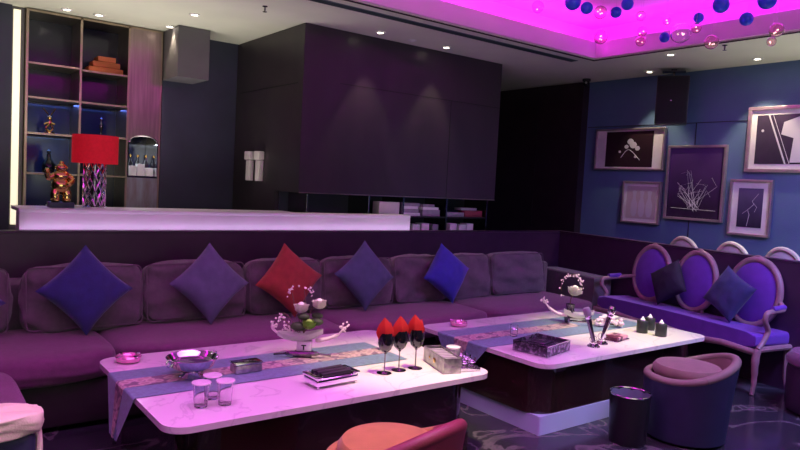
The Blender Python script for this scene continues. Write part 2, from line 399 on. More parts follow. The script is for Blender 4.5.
# linear ceiling vent
t = thing('linear_vent', 'long blue-grey linear air vent set in the grey ceiling', 'air vent', (2.2, 4.75, CEIL))
b = new(); box(b, -2.4, 3.62, -.045, .045, -.006, -.001); obj('frame', b, mat('vent_slate', (.10, .13, .17), .5), t, smooth=False)
b = new()
for k in range(4): box(b, -2.38, 3.60, -.034+k*.019, -.026+k*.019, -.012, -.006)
obj('louvre', b, mat('louvre_slate', (.045, .06, .08), .5), t, smooth=False)

# ================================================================= DOWNLIGHTS
def downlight(x, y, label, energy, tgt=None, ang=75, first=[None], col=WARM):
    if first[0] is None:
        t = thing('downlight', label, 'ceiling light', (x, y, CEIL), 0, 'recessed downlights in the ceiling')
        b = new(); lathe(b, [(.030, -.002), (.030, -.010), (.046, -.010), (.050, -.006), (.050, -.001)], 24, cap=False); obj('trim_ring', b, m_white, t)
        b = new(); lathe(b, [(0, -.004), (.030, -.004), (.030, -.002), (0, -.002)], 20, cap=False); obj('lens', b, m_lens, t)
        first[0] = t
    else: t = dup(first[0], (x, y, CEIL), 0, label)
    if energy:
        spot('downlight_beam', (x, y, CEIL-.02), tgt or (x, y, 0), energy, col, ang, .5, .025)
    return t
downlight(1.23, 6.77, 'recessed downlight above the left column of the display shelves', 9)
downlight(1.50, 6.76, 'recessed downlight above the middle column of the display shelves', 9)
downlight(2.13, 6.70, 'recessed downlight right in front of the grey bulkhead', 18)
downlight(2.13, 6.02, 'recessed downlight in the open ceiling nearer than the grey bulkhead', 10)
downlight(3.64, 5.28, 'recessed downlight over the left half of the plum volume', 26, (3.64, 5.45, 0), 55)
downlight(4.48, 5.30, 'recessed downlight over the right half of the plum volume', 26, (4.42, 5.47, 0), 55)
downlight(6.10, 3.80, 'recessed downlight beside the coffer edge, above the wall speaker', 8)
downlight(6.80, 4.48, 'recessed downlight left of the wall speaker, close to the blue wall', 40)
downlight(6.78, 3.28, 'recessed downlight over the two right-hand framed pictures', 60, (6.9, 3.28, 0))
# small ceiling fittings
b = new(); lathe(b, [(0, -.02), (.022, -.018), (.03, -.008), (.045, -.006), (.047, -.001), (0, -.001)], 20, cap=False)
tag(obj('smoke_detector', b, m_white, loc=(4.05, 5.32, CEIL)), 'small round detector on the ceiling between the two plum-volume downlights', 'detector')
t = thing('sprinkler_head', 'tiny dark sprinkler head hanging from the bare left ceiling', 'sprinkler', (2.45, 5.258, CEIL))
b = new(); lathe(b, [(.022, -.001), (.022, -.006), (.008, -.010), (.008, -.03), (.004, -.045), (0, -.045)], 14, cap=True); obj('nozzle', b, m_metaldark, t)
b = new(); lathe(b, [(.018, -.046), (.018, -.049)], 12); obj('deflector', b, m_metaldark, t)
dup(t, (6.03, 3.22, CEIL), 0, 'tiny dark sprinkler head by the coffer, right of the speaker')
# security camera
t = thing('security_camera', 'small black dome security camera in the ceiling corner', 'camera', (6.82, 5.36, CEIL-.001))
b = new(); lathe(b, [(0, 0), (.05, 0), (.05, -.025), (.045, -.03), (0, -.03)], 24, cap=False); obj('base', b, m_black, t)
b = new(); ball(b, (0, 0, -.05), .042); obj('dome', b, m_blackglass, t)
b = new(); lathe(b, [(0, .0), (.014, .0), (.014, .01), (0, .01)], 16, cap=False, mx=tr(-.034, -.022, -.052) @ rot('Z', 33) @ rot('Y', -90)); obj('lens', b, m_silver, t)

# ================================================================= COUNTER AND SHELVES
t = thing('bar_counter', 'long white bar counter behind the dark banquette partition', 'counter', (.70, 5.36, 0))
b = new(); box(b, 0.0, 3.48, .004, .17, 0, 1.165, .002); obj('body', b, m_counter, t)
b = new(); box(b, 0, 2.26, 0, .44, 1.166, 1.192, .003); box(b, 2.26, 3.48, 0, .19, 1.166, 1.192, .003); obj('worktop', b, m_counter, t)

t = thing('display_shelf', 'tall bronze-framed display shelf unit set into the back wall', 'shelf', (.94, 6.98, 0))
b = new(); box(b, 0, 1.22, .40, .42, .02, 2.90); obj('back_panel', b, mat('dark_mirror_back', (.022, .026, .065), .14, .1, color2=(.016, .018, .05), scale=3), t, smooth=False)
b = new()
for x0, x1 in ((0, .022), (.45, .472), (.885, .905), (1.20, 1.22)): box(b, x0, x1, 0, .40, 0, 2.91, .002)
obj('upright', b, m_bronze, t, smooth=False)
b = new(); box(b, .022, 1.20, 0, .40, 2.89, 2.91); obj('top_rail', b, m_bronze, t, smooth=False)
for x0, x1, zs in ((.022, .45, (2.44, 2.13, 1.805, 1.435, 1.10)), (.472, .885, (2.43, 2.13, 1.82, 1.44, 1.10))):
    for z in zs:
        b = new(); box(b, x0, x1, 0, .398, z-.018, z, .002); obj('shelf_board', b, m_bronze, t, smooth=False)
# the metal column with its arched niche
b = new()
NX0, NX1 = .905, 1.20; zc = 1.80; ra = (NX1-NX0)/2-.012; cx_ = (NX0+NX1)/2
pts = [(NX0, 2.89)] + [(NX0, zc-.02)]
arch = [(cx_-ra*math.cos(PI*k/14), zc-.02+.07*math.sin(PI*k/14)) for k in range(15)]
poly = [(NX0, 2.89), (NX0, zc-.02)] + arch + [(NX1, zc-.02), (NX1, 2.89)]
prism(b, poly, 0, .03, mx=tr(0, .03, 0) @ rot('X', 90) )
obj('tall_panel', b, m_bronzepanel, t, smooth=False)
b = new(); tube(b, [(x, -.004, z) for x, z in arch], .008, 8); obj('arch_trim', b, m_silver, t)
b = new(); box(b, NX0, NX1, 0, .398, 1.43, 1.448); box(b, NX0, NX0+.01, 0, .39, 1.448, 1.78); box(b, NX1-.01, NX1, 0, .39, 1.448, 1.78); obj('niche_shelf', b, m_silver, t, smooth=False)
b = new(); box(b, NX0, NX1, 0, .02, 0, 1.43); obj('lower_panel', b, mat('satin_steel_panel', (.42, .46, .54), .3, .8, color2=(.32, .26, .27), scale=5, stretch=(3, 3, .6)), t, smooth=False)
# small shelf lights make the niche and the low cells glow
area('niche_light', (2.0, 7.12, 1.775), (0, 0, 0), .22, .1, 1.2, (.8, .9, 1))
area('shelf_blue_light', (1.2, 7.2, 1.78), (0, 0, 0), .4, .05, 1.4, (.15, .35, 1))
area('shelf_blue_light', (1.2, 7.2, 2.10), (0, 0, 0), .4, .05, 1.2, (.1, .2, 1))
area('shelf_blue_light', (1.63, 7.2, 2.10), (0, 0, 0), .4, .05, .8, (.1, .2, 1))
area('counter_lamp_glow', (1.0, 7.2, 1.41), (0, 0, 0), .3, .05, .6, (.2, .3, 1))

# gold antler figure on the shelf
t = thing('gold_figurine', 'small golden figurine with raised antler arms on the display shelf', 'figurine', (1.165, 7.12, 1.806))
b = new(); lathe(b, [(.05, 0), (.05, .012), (.02, .02), (0, .02)], 16, cap=True)
tube(b, spline([(0, 0, .015), (-.025, 0, .05), (0, 0, .09), (.01, 0, .13), (0, 0, .155)]), [.012]*33, 8)
tube(b, spline([(0, 0, .02), (.03, 0, .05), (.01, 0, .09)]), .009, 8)
tube(b, spline([(-.045, 0, .085), (0, 0, .105), (.045, 0, .09)]), .010, 8)
ball(b, (0, 0, .15), .022); obj('body', b, m_gold, t)
b = new()
tube(b, spline([(0, 0, .16), (-.02, 0, .19), (-.055, 0, .235)]), .006, 6)
tube(b, spline([(0, 0, .16), (.02, 0, .19), (.05, 0, .24)]), .006, 6)
obj('antlers', b, m_gold, t)
# orange boxes
g = 'orange boxes on the top middle shelf'
for (x0, x1, z0, z1, lb) in ((1.485, 1.80, 2.431, 2.485, 'long orange box at the bottom of the stack on the high middle shelf'),
                             (1.52, 1.77, 2.486, 2.54, 'mid-sized orange box in the middle of the stack on the high middle shelf'),
                             (1.565, 1.73, 2.541, 2.59, 'smallest orange box topping the stack on the high middle shelf')):
    b = new(); box(b, -(x1-x0)/2, (x1-x0)/2, -.09, .09, 0, z1-z0-.001, .004)
    tag(obj('storage_box', b, m_book, loc=((x0+x1)/2, 7.14, z0)), lb, 'box', g)
# dark vases
t = thing('vase', 'dim dark glass decanter on the lower left display shelf', 'vase', (1.17, 7.15, 1.436))
b = new(); lathe(b, [(.05, 0), (.055, .01), (.058, .08), (.03, .13), (.018, .15), (.02, .18), (.0, .18)], 20); obj('body', b, m_blackglass, t)
b = new(); ball(b, (0, 0, .20), .020); obj('stopper', b, m_blackglass, t)
t = thing('figurine', 'tiny silver figurine standing above the red lampshade on the middle shelf', 'figurine', (1.63, 7.15, 1.821))
b = new(); lathe(b, [(.03, 0), (.03, .01), (.008, .02), (.008, .06), (.022, .09), (.016, .12), (.006, .14), (.014, .17), (0, .19)], 14); obj('body', b, m_metaldark, t)
# niche bottles on white cartons
for k, (x, lb) in enumerate(((1.92, 'small white carton on the left of the arched niche'), (2.0, 'small white carton in the middle of the arched niche'), (2.085, 'small white carton on the right of the arched niche'))):
    b = new(); box(b, -.036, .036, -.04, .04, 0, [.10, .12, .085][k], .003); tag(obj('carton', b, m_white, loc=(x, 7.10, 1.449)), lb, 'box', 'cartons in the arched niche')
for k, (x, lb) in enumerate(((1.935, 'dark little bottle behind the left niche carton'), (2.01, 'dark little bottle behind the middle niche carton'), (2.09, 'dark little bottle behind the right niche carton'))):
    t = thing('bottle', lb, 'bottle', (x, 7.22, 1.449), 0, 'bottles in the arched niche')
    b = new(); lathe(b, [(.028, 0), (.03, .01), (.03, .13), (.012, .16), (.011, .19), (0, .19)], 16); obj('body', b, m_blackglass, t)
    b = new(); lathe(b, [(.014, .191), (.014, .215), (0, .218)], 12); obj('cap', b, m_gold, t)

# plump gold figure on a navy plinth
t = thing('gold_statue', 'plump polished gold statue with one raised hand on a navy plinth', 'statue', (1.0, 5.58, 1.193), .0)
b = new(); box(b, -.085, .085, -.06, .06, 0, .042, .004); obj('plinth', b, m_navyshell, t)
b = new()
ball(b, (0, 0, .165), .066, 1, .85, 1.05, 3); ball(b, (0, 0, .235), .056, 1.05, .85, .9, 3)
ball(b, (0, -.005, .295), .040, 1, .95, .95, 3); ball(b, (0, 0, .333), .018)
for s in (-1, 1):
    tube(b, spline([(s*.03, 0, .13), (s*.042, -.005, .09), (s*.035, -.005, .045)]), [.034]*8+[.032]*5+[.028]*4, 12)
    ball(b, (s*.036, -.02, .055), .026, 1, 1.4, .6)
    ball(b, (s*.038, 0, .30), .010)
tube(b, spline([(-.045, 0, .245), (-.085, -.01, .22), (-.10, -.015, .26)]), [.020]*17, 10); ball(b, (-.10, -.015, .275), .02)
tube(b, spline([(.045, 0, .245), (.075, -.02, .21), (.05, -.05, .18)]), .019, 10); ball(b, (.045, -.055, .178), .02)
obj('body', b, m_gold, t)
b = new(); tube(b, spline([(-.02, -.035, .30), (0, -.042, .292), (.02, -.035, .30)]), .004, 6); ball(b, (-.014, -.037, .31), .005); ball(b, (.014, -.037, .31), .005); obj('face', b, m_metaldark, t)

# red lamp
t = thing('table_lamp', 'table lamp with a red drum shade on a silver lattice cylinder', 'lamp', (1.235, 5.58, 1.193))
b = new(); lathe(b, [(.085, 0), (.088, .004), (.088, .012), (.080, .016), (0, .016)], 32); obj('foot', b, m_silver, t)
b = new(); R_ = .078
for s in (-1, 1):
    for k in range(11):
        tube(b, [(R_*math.cos(2*PI*(k/11+s*.27*j/14)), R_*math.sin(2*PI*(k/11+s*.27*j/14)), .02+.335*j/14) for j in range(15)], .0055, 6)
obj('lattice_body', b, m_silver, t)
b = new(); lathe(b, [(.03, .017), (.03, .36), (.01, .365), (.01, .42)], 16); obj('inner_column', b, m_metaldark, t)
b = new(); lathe(b, [(.165, .345), (.165, .56), (.161, .56), (.161, .345)], 48, cap=False); obj('lamp_shade', b, m_redshade, t)
b = new()
for k in range(3): tube(b, [(0, 0, .42), (.160*math.cos(k*2.094), .160*math.sin(k*2.094), .42)], .002, 5)
obj('shade_ring', b, m_silver, t)
b = new(); ball(b, (0, 0, .455), .028); obj('bulb', b, mat('red_lamp_bulb', (1, .6, .4), .5, emit=(1, .55, .35), estr=3), t)
# white tray left of the lamp on the counter
b = new(); box(b, -.13, .13, -.05, .05, 0, .012, .003); tag(obj('tray', b, m_white, loc=(1.06, 5.72, 1.193)), 'flat white tray behind the gold statue on the bar counter', 'tray')

# labels / sensors on side face
for k, (y, lb) in enumerate(((6.53, 'slim pale wall dispenser, the farther of the pair on the dark side panel'), (6.30, 'slim pale wall dispenser, the nearer of the pair on the dark side panel'))):
    t = thing('wall_dispenser', lb, 'dispenser', (2.964, y, 1.46), 0, 'pale dispensers on the side panel')
    b = new(); box(b, -.045, 0, -.05, .05, 0, .21, .006); obj('tube', b, m_mount, t)
    b = new(); box(b, -.06, 0, -.065, .065, .215, .30, .008); obj('cap', b, m_mount, t)

# low open shelving under the plum volume
t = thing('low_shelf', 'dark open shelving tucked beneath the plum volume', 'shelf', (3.0, 5.56, 0))
b = new(); box(b, 0, 2.47, .38, .40, 0, 1.37); obj('back_panel', b, m_darkwall, t, smooth=False)
for x in (.10, .80, 1.235, 1.83, 2.44):
    b = new(); box(b, x-.008, x+.008, 0, .378, .02, 1.37, .002); obj('upright', b, m_metaldark, t, smooth=False)
for z in (1.172, .965):
    b = new(); box(b, .11, 2.43, 0.004, .376, z-.016, z, .002); obj('shelf_board', b, m_black, t, smooth=False)
def bx(name, x0, x1, z0, z1, m, lb, cat, grp, y=5.66, d=.12):
    b = new(); box(b, -(x1-x0)/2, (x1-x0)/2, -d/2, d/2, 0, z1-z0-.001, .003)
    return tag(obj(name, b, m, loc=((x0+x1)/2, y, z0)), lb, cat, grp)
G1 = 'files and boxes on the low shelving'
bx('storage_box', 3.955, 4.215, 1.173, 1.315, m_white, 'large cream box on the upper low shelf just above the counter end', 'box', G1)
zz = 1.173
for k, (h, mm, ww) in enumerate(((.034, m_white, .22), (.040, m_greycard, .20), (.030, m_white, .19), (.034, m_greycard, .21))):
    bx('book', 4.275, 4.275+ww, zz, zz+h, mm, ['white book at the bottom of the left stack right of the cream box', 'grey book second from bottom in the left stack right of the cream box', 'white book third from bottom in the left stack right of the cream box', 'grey book topping the left stack right of the cream box'][k], 'book', 'books stacked on the upper low shelf'); zz += h
zz = 1.173
for k, (h, mm, ww) in enumerate(((.07, m_greycard, .24), (.028, m_white, .22), (.030, m_greycard, .16))):
    bx('book', 4.53, 4.53+ww, zz, zz+h, mm, ['thick grey binder at the bottom of the second book stack', 'thin pale book in the middle of the second book stack', 'small grey book topping the second book stack'][k], 'book', 'books stacked on the upper low shelf'); zz += h
bx('storage_box', 4.865, 5.13, 1.173, 1.222, m_greycard, 'flat pale box just left of the dark red box on the low shelf', 'box', G1)
bx('storage_box', 5.14, 5.41, 1.173, 1.245, m_redbox, 'dark red box at the right end of the upper low shelf', 'box', G1)
bx('storage_box', 5.08, 5.32, 1.246, 1.275, m_greycard, 'thin grey box lying on the dark red box', 'box', G1)
for k, (x0, x1, m_) in enumerate(((4.40, 4.50, m_white), (4.53, 4.63, m_white), (4.68, 4.76, m_greycard), (4.93, 5.03, m_white), (5.07, 5.17, m_white), (5.18, 5.28, m_white))):
    bx('binder', x0, x1, .966, 1.085 + .012*(k % 2), m_, ['white binder at the left end of the bottom low shelf', 'white binder second from left on the bottom low shelf', 'grey binder third from left on the bottom low shelf', 'white binder just right of the middle post on the bottom low shelf', 'white binder second from right on the bottom low shelf', 'white binder at the right end of the bottom low shelf'][k], 'binder', 'binders on the bottom low shelf')

# ================================================================= PICTURES, SPEAKER
def picture(label, y0, y1, z0, z1, fw, mount, art, extra=None):
    t = thing('framed_picture', label, 'picture', (7.068, (y0+y1)/2, z0), 0, 'framed pictures on the blue wall')
    W = y1-y0; H_ = z1-z0
    b = new()
    box(b, -.045, 0, -W/2, W/2, 0, fw, .004); box(b, -.045, 0, -W/2, W/2, H_-fw, H_, .004)
    box(b, -.045, 0, -W/2, -W/2+fw, fw, H_-fw, .004); box(b, -.045, 0, W/2-fw, W/2, fw, H_-fw, .004)
    obj('frame', b, m_picframe, t, smooth=False)
    b = new(); box(b, -.022, -.004, -W/2+fw, W/2-fw, fw, H_-fw); obj('mount', b, m_mount, t, smooth=False)
    my, mz = mount
    b = new(); box(b, -.026, -.0225, -W/2+fw+my, W/2-fw-my, fw+mz, H_-fw-mz); p = obj('print', b, art, t, smooth=False)
    if extra:
        b = new(); extra(b, W, H_); obj('print_motif', b, mat('print_ink', (.55, .50, .56), .5), p)
    return t
ink = -.0275
def e1(b, W, H_):   # pale rounded figures on black
    for cy, cz, r in ((-.06, .30, .05), (-.02, .34, .045), (.03, .28, .03), (-.12, .26, .035), (.12, .22, .018), (-.10, .16, .02)):
        ball(b, (ink, cy, cz), r, .02, 1, .8)
    tube(b, spline([(ink, .10, .15), (ink, .02, .24), (ink, -.05, .22), (ink, -.16, .12)]), .004, 5)
def e3(b, W, H_):   # tangle of drawn lines
    rnd = random.Random(3)
    for k in range(26):
        y = rnd.uniform(-.2, .22); z = rnd.uniform(.25, .52)
        tube(b, [(ink, y, z), (ink, y+rnd.uniform(-.22, .22)*.6, z+rnd.uniform(-.15, .08)), (ink, -.02+rnd.uniform(-.08, .08), rnd.uniform(.1, .18))], .0014, 4)
    tube(b, [(ink, -.26, .12), (ink, .26, .13)], .002, 4)
def e4(b, W, H_):   # pale machine on black
    prism(b, [(-.18, .10), (-.28, .42), (-.12, .55), (.02, .50), (.04, .38), (-.08, .34), (-.06, .10)], -.001, .001, mx=tr(ink, 0, 0) @ Matrix(((0, 0, 1, 0), (1, 0, 0, 0), (0, 1, 0, 0), (0, 0, 0, 1))))
    tube(b, [(ink, .17, .58), (ink, -.02, .08)], .008, 5); tube(b, [(ink, .13, .58), (ink, -.06, .08)], .003, 5)
    ball(b, (ink, .22, .42), .014, .1, 1, 1)
def e5(b, W, H_):   # lightning
    tube(b, [(ink, -.08, .44), (ink, -.02, .36), (ink, -.04, .33), (ink, .02, .27), (ink, 0, .22), (ink, .02, .10)], .0025, 4)
    tube(b, [(ink, -.02, .36), (ink, -.07, .30), (ink, -.05, .25)], .0018, 4); tube(b, [(ink, .02, .27), (ink, .07, .23)], .0015, 4)
def e2(b, W, H_):   # three pale vessels
    for cy in (-.11, -.01, .09):
        lathe(b, [(.02, 0), (.04, .04), (.045, .14), (.02, .22), (.022, .26), (.032, .30), (0, .31)], 14, mx=tr(ink, cy, .08) @ Matrix.Diagonal((.02, 1, 1, 1)))
picture('wide picture of pale shapes on black between white margins', 4.37, 5.32, 1.815, 2.315, .022, (.13, .015), sidegrad('print_black', (.010, .008, .012), (.035, .016, .024), 'Z', -1, 1, .6, 5), e1)
picture('small sepia picture in a pale frame, lowest and farthest left on the wall', 4.375, 4.88, 1.187, 1.685, .022, (.035, .035), sidegrad('print_sepia', (.42, .32, .34), (.60, .50, .50), 'Y', -.4, .4, .3, 6), e2)
picture('tall picture of fine branching lines under a purple sky', 3.64, 4.32, 1.27, 2.10, .028, (0, 0), sidegrad('print_dusk', (.022, .010, .024), (.10, .045, .17), 'Z', .15, .9, .3, 4), e3)
picture('large dark picture with a pale machine, cut by the photo edge', 2.70, 3.445, 1.815, 2.478, .035, (.055, .05), sidegrad('print_night', (.016, .010, .022), (.07, .05, .09), 'Z', 0, 1, .5, 4), e4)
picture('small white-mounted picture of lightning in a purple sky', 3.145, 3.575, 1.155, 1.738, .025, (.065, .065), sidegrad('print_storm', (.016, .010, .026), (.12, .09, .20), 'Z', .1, .6, .3, 5), e5)

t = thing('wall_speaker', 'black box loudspeaker hung from the ceiling by the blue wall', 'speaker', (6.84, 4.20, 2.31), math.radians(31))
b = new(); box(b, -.14, .04, -.165, .165, 0, .52, .012); obj('cabinet', b, m_black, t)
b = new(); box(b, -.146, -.141, -.152, .152, .02, .50, .004); obj('grille', b, mat('speaker_cloth', (.015, .014, .018), .9, bump=.5, bscale=300), t)
b = new(); lathe(b, [(0, 0), (.009, 0), (.008, .003), (0, .004)], 16, cap=False, mx=tr(-.147, .01, .25) @ rot('Y', -90)); obj('badge', b, m_silver, t)
b = new(); tube(b, [(0, 0, .52), (0, 0, .605)], .012, 8); box(b, -.06, .06, -.12, .12, .575, .583); box(b, -.03, .03, -.03, .03, .583, .608); obj('bracket', b, m_metaldark, t)

# ================================================================= HANGING GLOBES
BL = [('b', 4.39, 3.64, 3.05, .065), ('b', 4.43, 3.53, 2.99, .049), ('b', 4.72, 3.46, 3.0, .045), ('b', 4.57, 3.25, 3.0, .047), ('b', 5.55, 3.53, 2.95, .045), ('b', 5.40, 3.13, 3.03, .042), ('b', 4.88, 2.66, 2.95, .059), ('b', 5.31, 2.68, 2.93, .051), ('b', 4.97, 2.37, 2.95, .064),
      ('c', 4.23, 3.87, 3.02, .05), ('c', 4.7, 3.60, 3.02, .054), ('c', 5.29, 4.03, 2.98, .066), ('c', 5.14, 3.51, 3.06, .043), ('c', 5.32, 3.61, 2.975, .045), ('c', 5.47, 3.72, 2.93, .046), ('c', 5.22, 3.31, 3.0, .034), ('c', 5.41, 3.29, 2.93, .086), ('c', 5.22, 3.04, 2.9, .041), ('c', 5.56, 3.09, 2.85, .06), ('c', 5.43, 2.50, 2.84, .054), ('c', 5.58, 2.60, 2.79, .036)]
BN = ['leftmost blue globe under the coffer, the larger of a touching pair', 'smaller blue globe touching the leftmost blue globe', 'small blue globe just right of a clear pink bubble near the cove corner', 'small blue globe at the top edge, right of the touching blue pair',
      'small blue globe just left of the biggest clear bubble', 'small blue globe half hidden behind the clear bubble right of the biggest one', 'blue globe at the top edge, right of the biggest clear bubble', 'dark blue globe hanging lowest among the right-hand blue globes', 'largest blue globe, cut by the top edge at the right',
      'leftmost clear pink bubble near the glowing cove line', 'clear pink bubble just left of a small blue globe', 'clear pink bubble at the end of the white glowing cove line', 'top bubble of the upright column of three clear pink bubbles', 'middle bubble of the upright column of three clear pink bubbles', 'bottom bubble of the upright column of three clear pink bubbles',
      'smallest clear bubble, up left of the biggest one', 'biggest clear glass bubble, near the ceiling above the speaker', 'clear bubble immediately right of the biggest one', 'clear pink bubble over the grey ceiling edge right of the speaker', 'clear bubble at the far right over the ceiling edge', 'tiny clear bubble tucked under the far right bubble']
for (k, x, y, z, r), lb in zip(BL, BN):
    t = thing('hanging_globe', lb, 'globe', (x, y, z), 0, 'blue globes hanging in the coffer' if k == 'b' else 'clear bubbles hanging in the coffer')
    b = new()
    if k == 'b': ball(b, (0, 0, 0), r, sub=4); obj('globe', b, m_balloon, t)
    else:
        ball(b, (0, 0, 0), r, sub=4); ball(b, (0, 0, 0), r*.95, sub=4)
        me = obj('globe', b, m_pinkglass if r < .08 else m_glass, t)
        # inner faces point inwards so the shell reads as thin glass
        n = len(me.data.polygons)//2
        pass
        bm2 = bmesh.new(); bm2.from_mesh(me.data); bm2.faces.ensure_lookup_table()
        for f in bm2.faces:
            inner = f.verts[0].co.length < r*.975
            if (f.normal.dot(f.calc_center_median()) > 0) == inner: f.normal_flip()
        bm2.to_mesh(me.data); bm2.free()
        b = new()
        rb = random.Random(int(x*1000))
        for q in range(4 if r > .05 else 2): ball(b, (rb.uniform(-.4, .4)*r, rb.uniform(-.4, .4)*r, rb.uniform(-.5, .3)*r), .007, sub=1)
        obj('light_bead', b, m_spark, t)
    b = new(); tube(b, [(0, 0, r*.99), (0, 0, 3.339-z)], .0012, 4); obj('wire', b, m_silver, t)

# ================================================================= SOFA
t = thing('corner_sofa', 'long plum and mauve corner sofa along the dark partition', 'sofa', (0, 0, 0))
b = new()
box(b, -1.5, 5.62, 4.09, 5.14, .03, .285, .012)
obj('base', b, m_sofabase, t)
b = new(); box(b, -1.5, 5.75, 4.86, 5.14, .29, .74, .03); obj('backrest', b, m_back, t)
seams = [-1.45, -.12, 1.07, 2.66, 4.12, 5.56]
for k in range(5):
    x0, x1 = seams[k], seams[k+1]
    if k == 0: x1 = -.13
    b = new(); cushion(b, x1-x0-.012, .84, .185, p=9, puff=.07, n=16, seed=k, wob=.002); 
    obj('seat_cushion', b, m_seat, t, loc=((x0+x1)/2, 4.43, .278))

wt = thing('sofa_wing', 'short plum sofa wing running towards the camera at the left edge', 'sofa', (0.0, 3.47, 0))
b = new(); box(b, -1.0, .42, -.46, .46, .03, .285, .012); obj('base', b, m_sofabase, wt)
b = new(); cushion(b, .96, .93, .185, p=9, puff=.07, n=16, seed=9, wob=.002); obj('seat_cushion', b, m_seat, wt, loc=(0.0, 0, .278))
b = new(); box(b, -1.02, -.62, -.46, .46, .29, .74, .04); obj('backrest', b, m_back, wt)
# right arm, follows the partition
def P4(s, e, th, z0, z1, bm):
    v = (Vector(e)-Vector(s)).normalized(); n = Vector((v.y, -v.x))
    pl = [Vector(s), Vector(e), Vector(e)+n*th, Vector(s)+n*th]
    prism(bm, [(p.x, p.y) for p in pl], z0, z1, .03, 4)
b = new(); P4((6.22, 5.12), (6.067, 4.27), .24, .05, .64, b)
arm = obj('armrest', b, m_back, t)
# piped back cushions
cush = [(-.20, .56), (.635, 1.35), (1.36, 2.09), (2.11, 2.745), (2.755, 3.45), (3.465, 4.05), (4.06, 4.625), (4.64, 5.41)]
CN = 8
for k, (x0, x1) in enumerate(cush):
    w = x1-x0; h = .415
    mx = rot('X', -9)
    b = new(); cushion(b, w, .19, h, p=10, puff=.12, n=16, seed=k+20, wob=.006, mx=mx)
    c = obj('back_cushion', b, m_back, t, loc=((x0+x1)/2, 4.665, .455))
    b = new(); n = 20
    pts = [((w/2-.012)*(1 if i else 1)*sx, 0, 0) for i, sx in ()] 
    ring = []
    for (px, pz) in rrect(-w/2+.012, w/2-.012, .014, h-.014, .035, 5):
        ring.append((px, -.092+.02*(abs(px)/(w/2))**6+.0, pz))
    tube(b, ring, .0045, 6, closed=True, mx=mx)
    obj('piping', b, m_piping, c)

# throw pillows standing on a corner against the cushions
def throw(label, cx, cz, s, m, tilt, y=4.47, rotdeg=45, lean=-13, yaw=0, seed=1, bottom=.468):
    b = new(); pillow(b, s, .085, seed=seed, mx=rot('Z', yaw) @ rot('X', lean) @ rot('Y', rotdeg+tilt))
    zmin = min(v.co.z for v in b.verts)
    return tag(obj('throw_pillow', b, m, loc=(cx, y, bottom-zmin), angle=60), label, 'cushion', 'throw pillows')
throw('dark navy diamond-set throw pillow, leftmost on the long sofa', .955, .72, .40, m_pnavy, 1, seed=1)
throw('violet-grey throw pillow second from the left on the long sofa', 1.755, .725, .405, m_pgrey, 2, seed=2)
throw('brick-red throw pillow behind the near table flowers', 2.37, .73, .40, m_pred, -5, seed=3)
throw('slate-blue throw pillow just right of the red one', 3.05, .72, .41, m_pslate, 5, seed=4)
throw('bright royal-blue throw pillow at the right of the long sofa', 3.93, .73, .39, m_pblue, -7, seed=5)
throw('dark navy throw pillow cut off by the left edge of the photo', .27, .72, .36, m_pnavy, 6, seed=7)

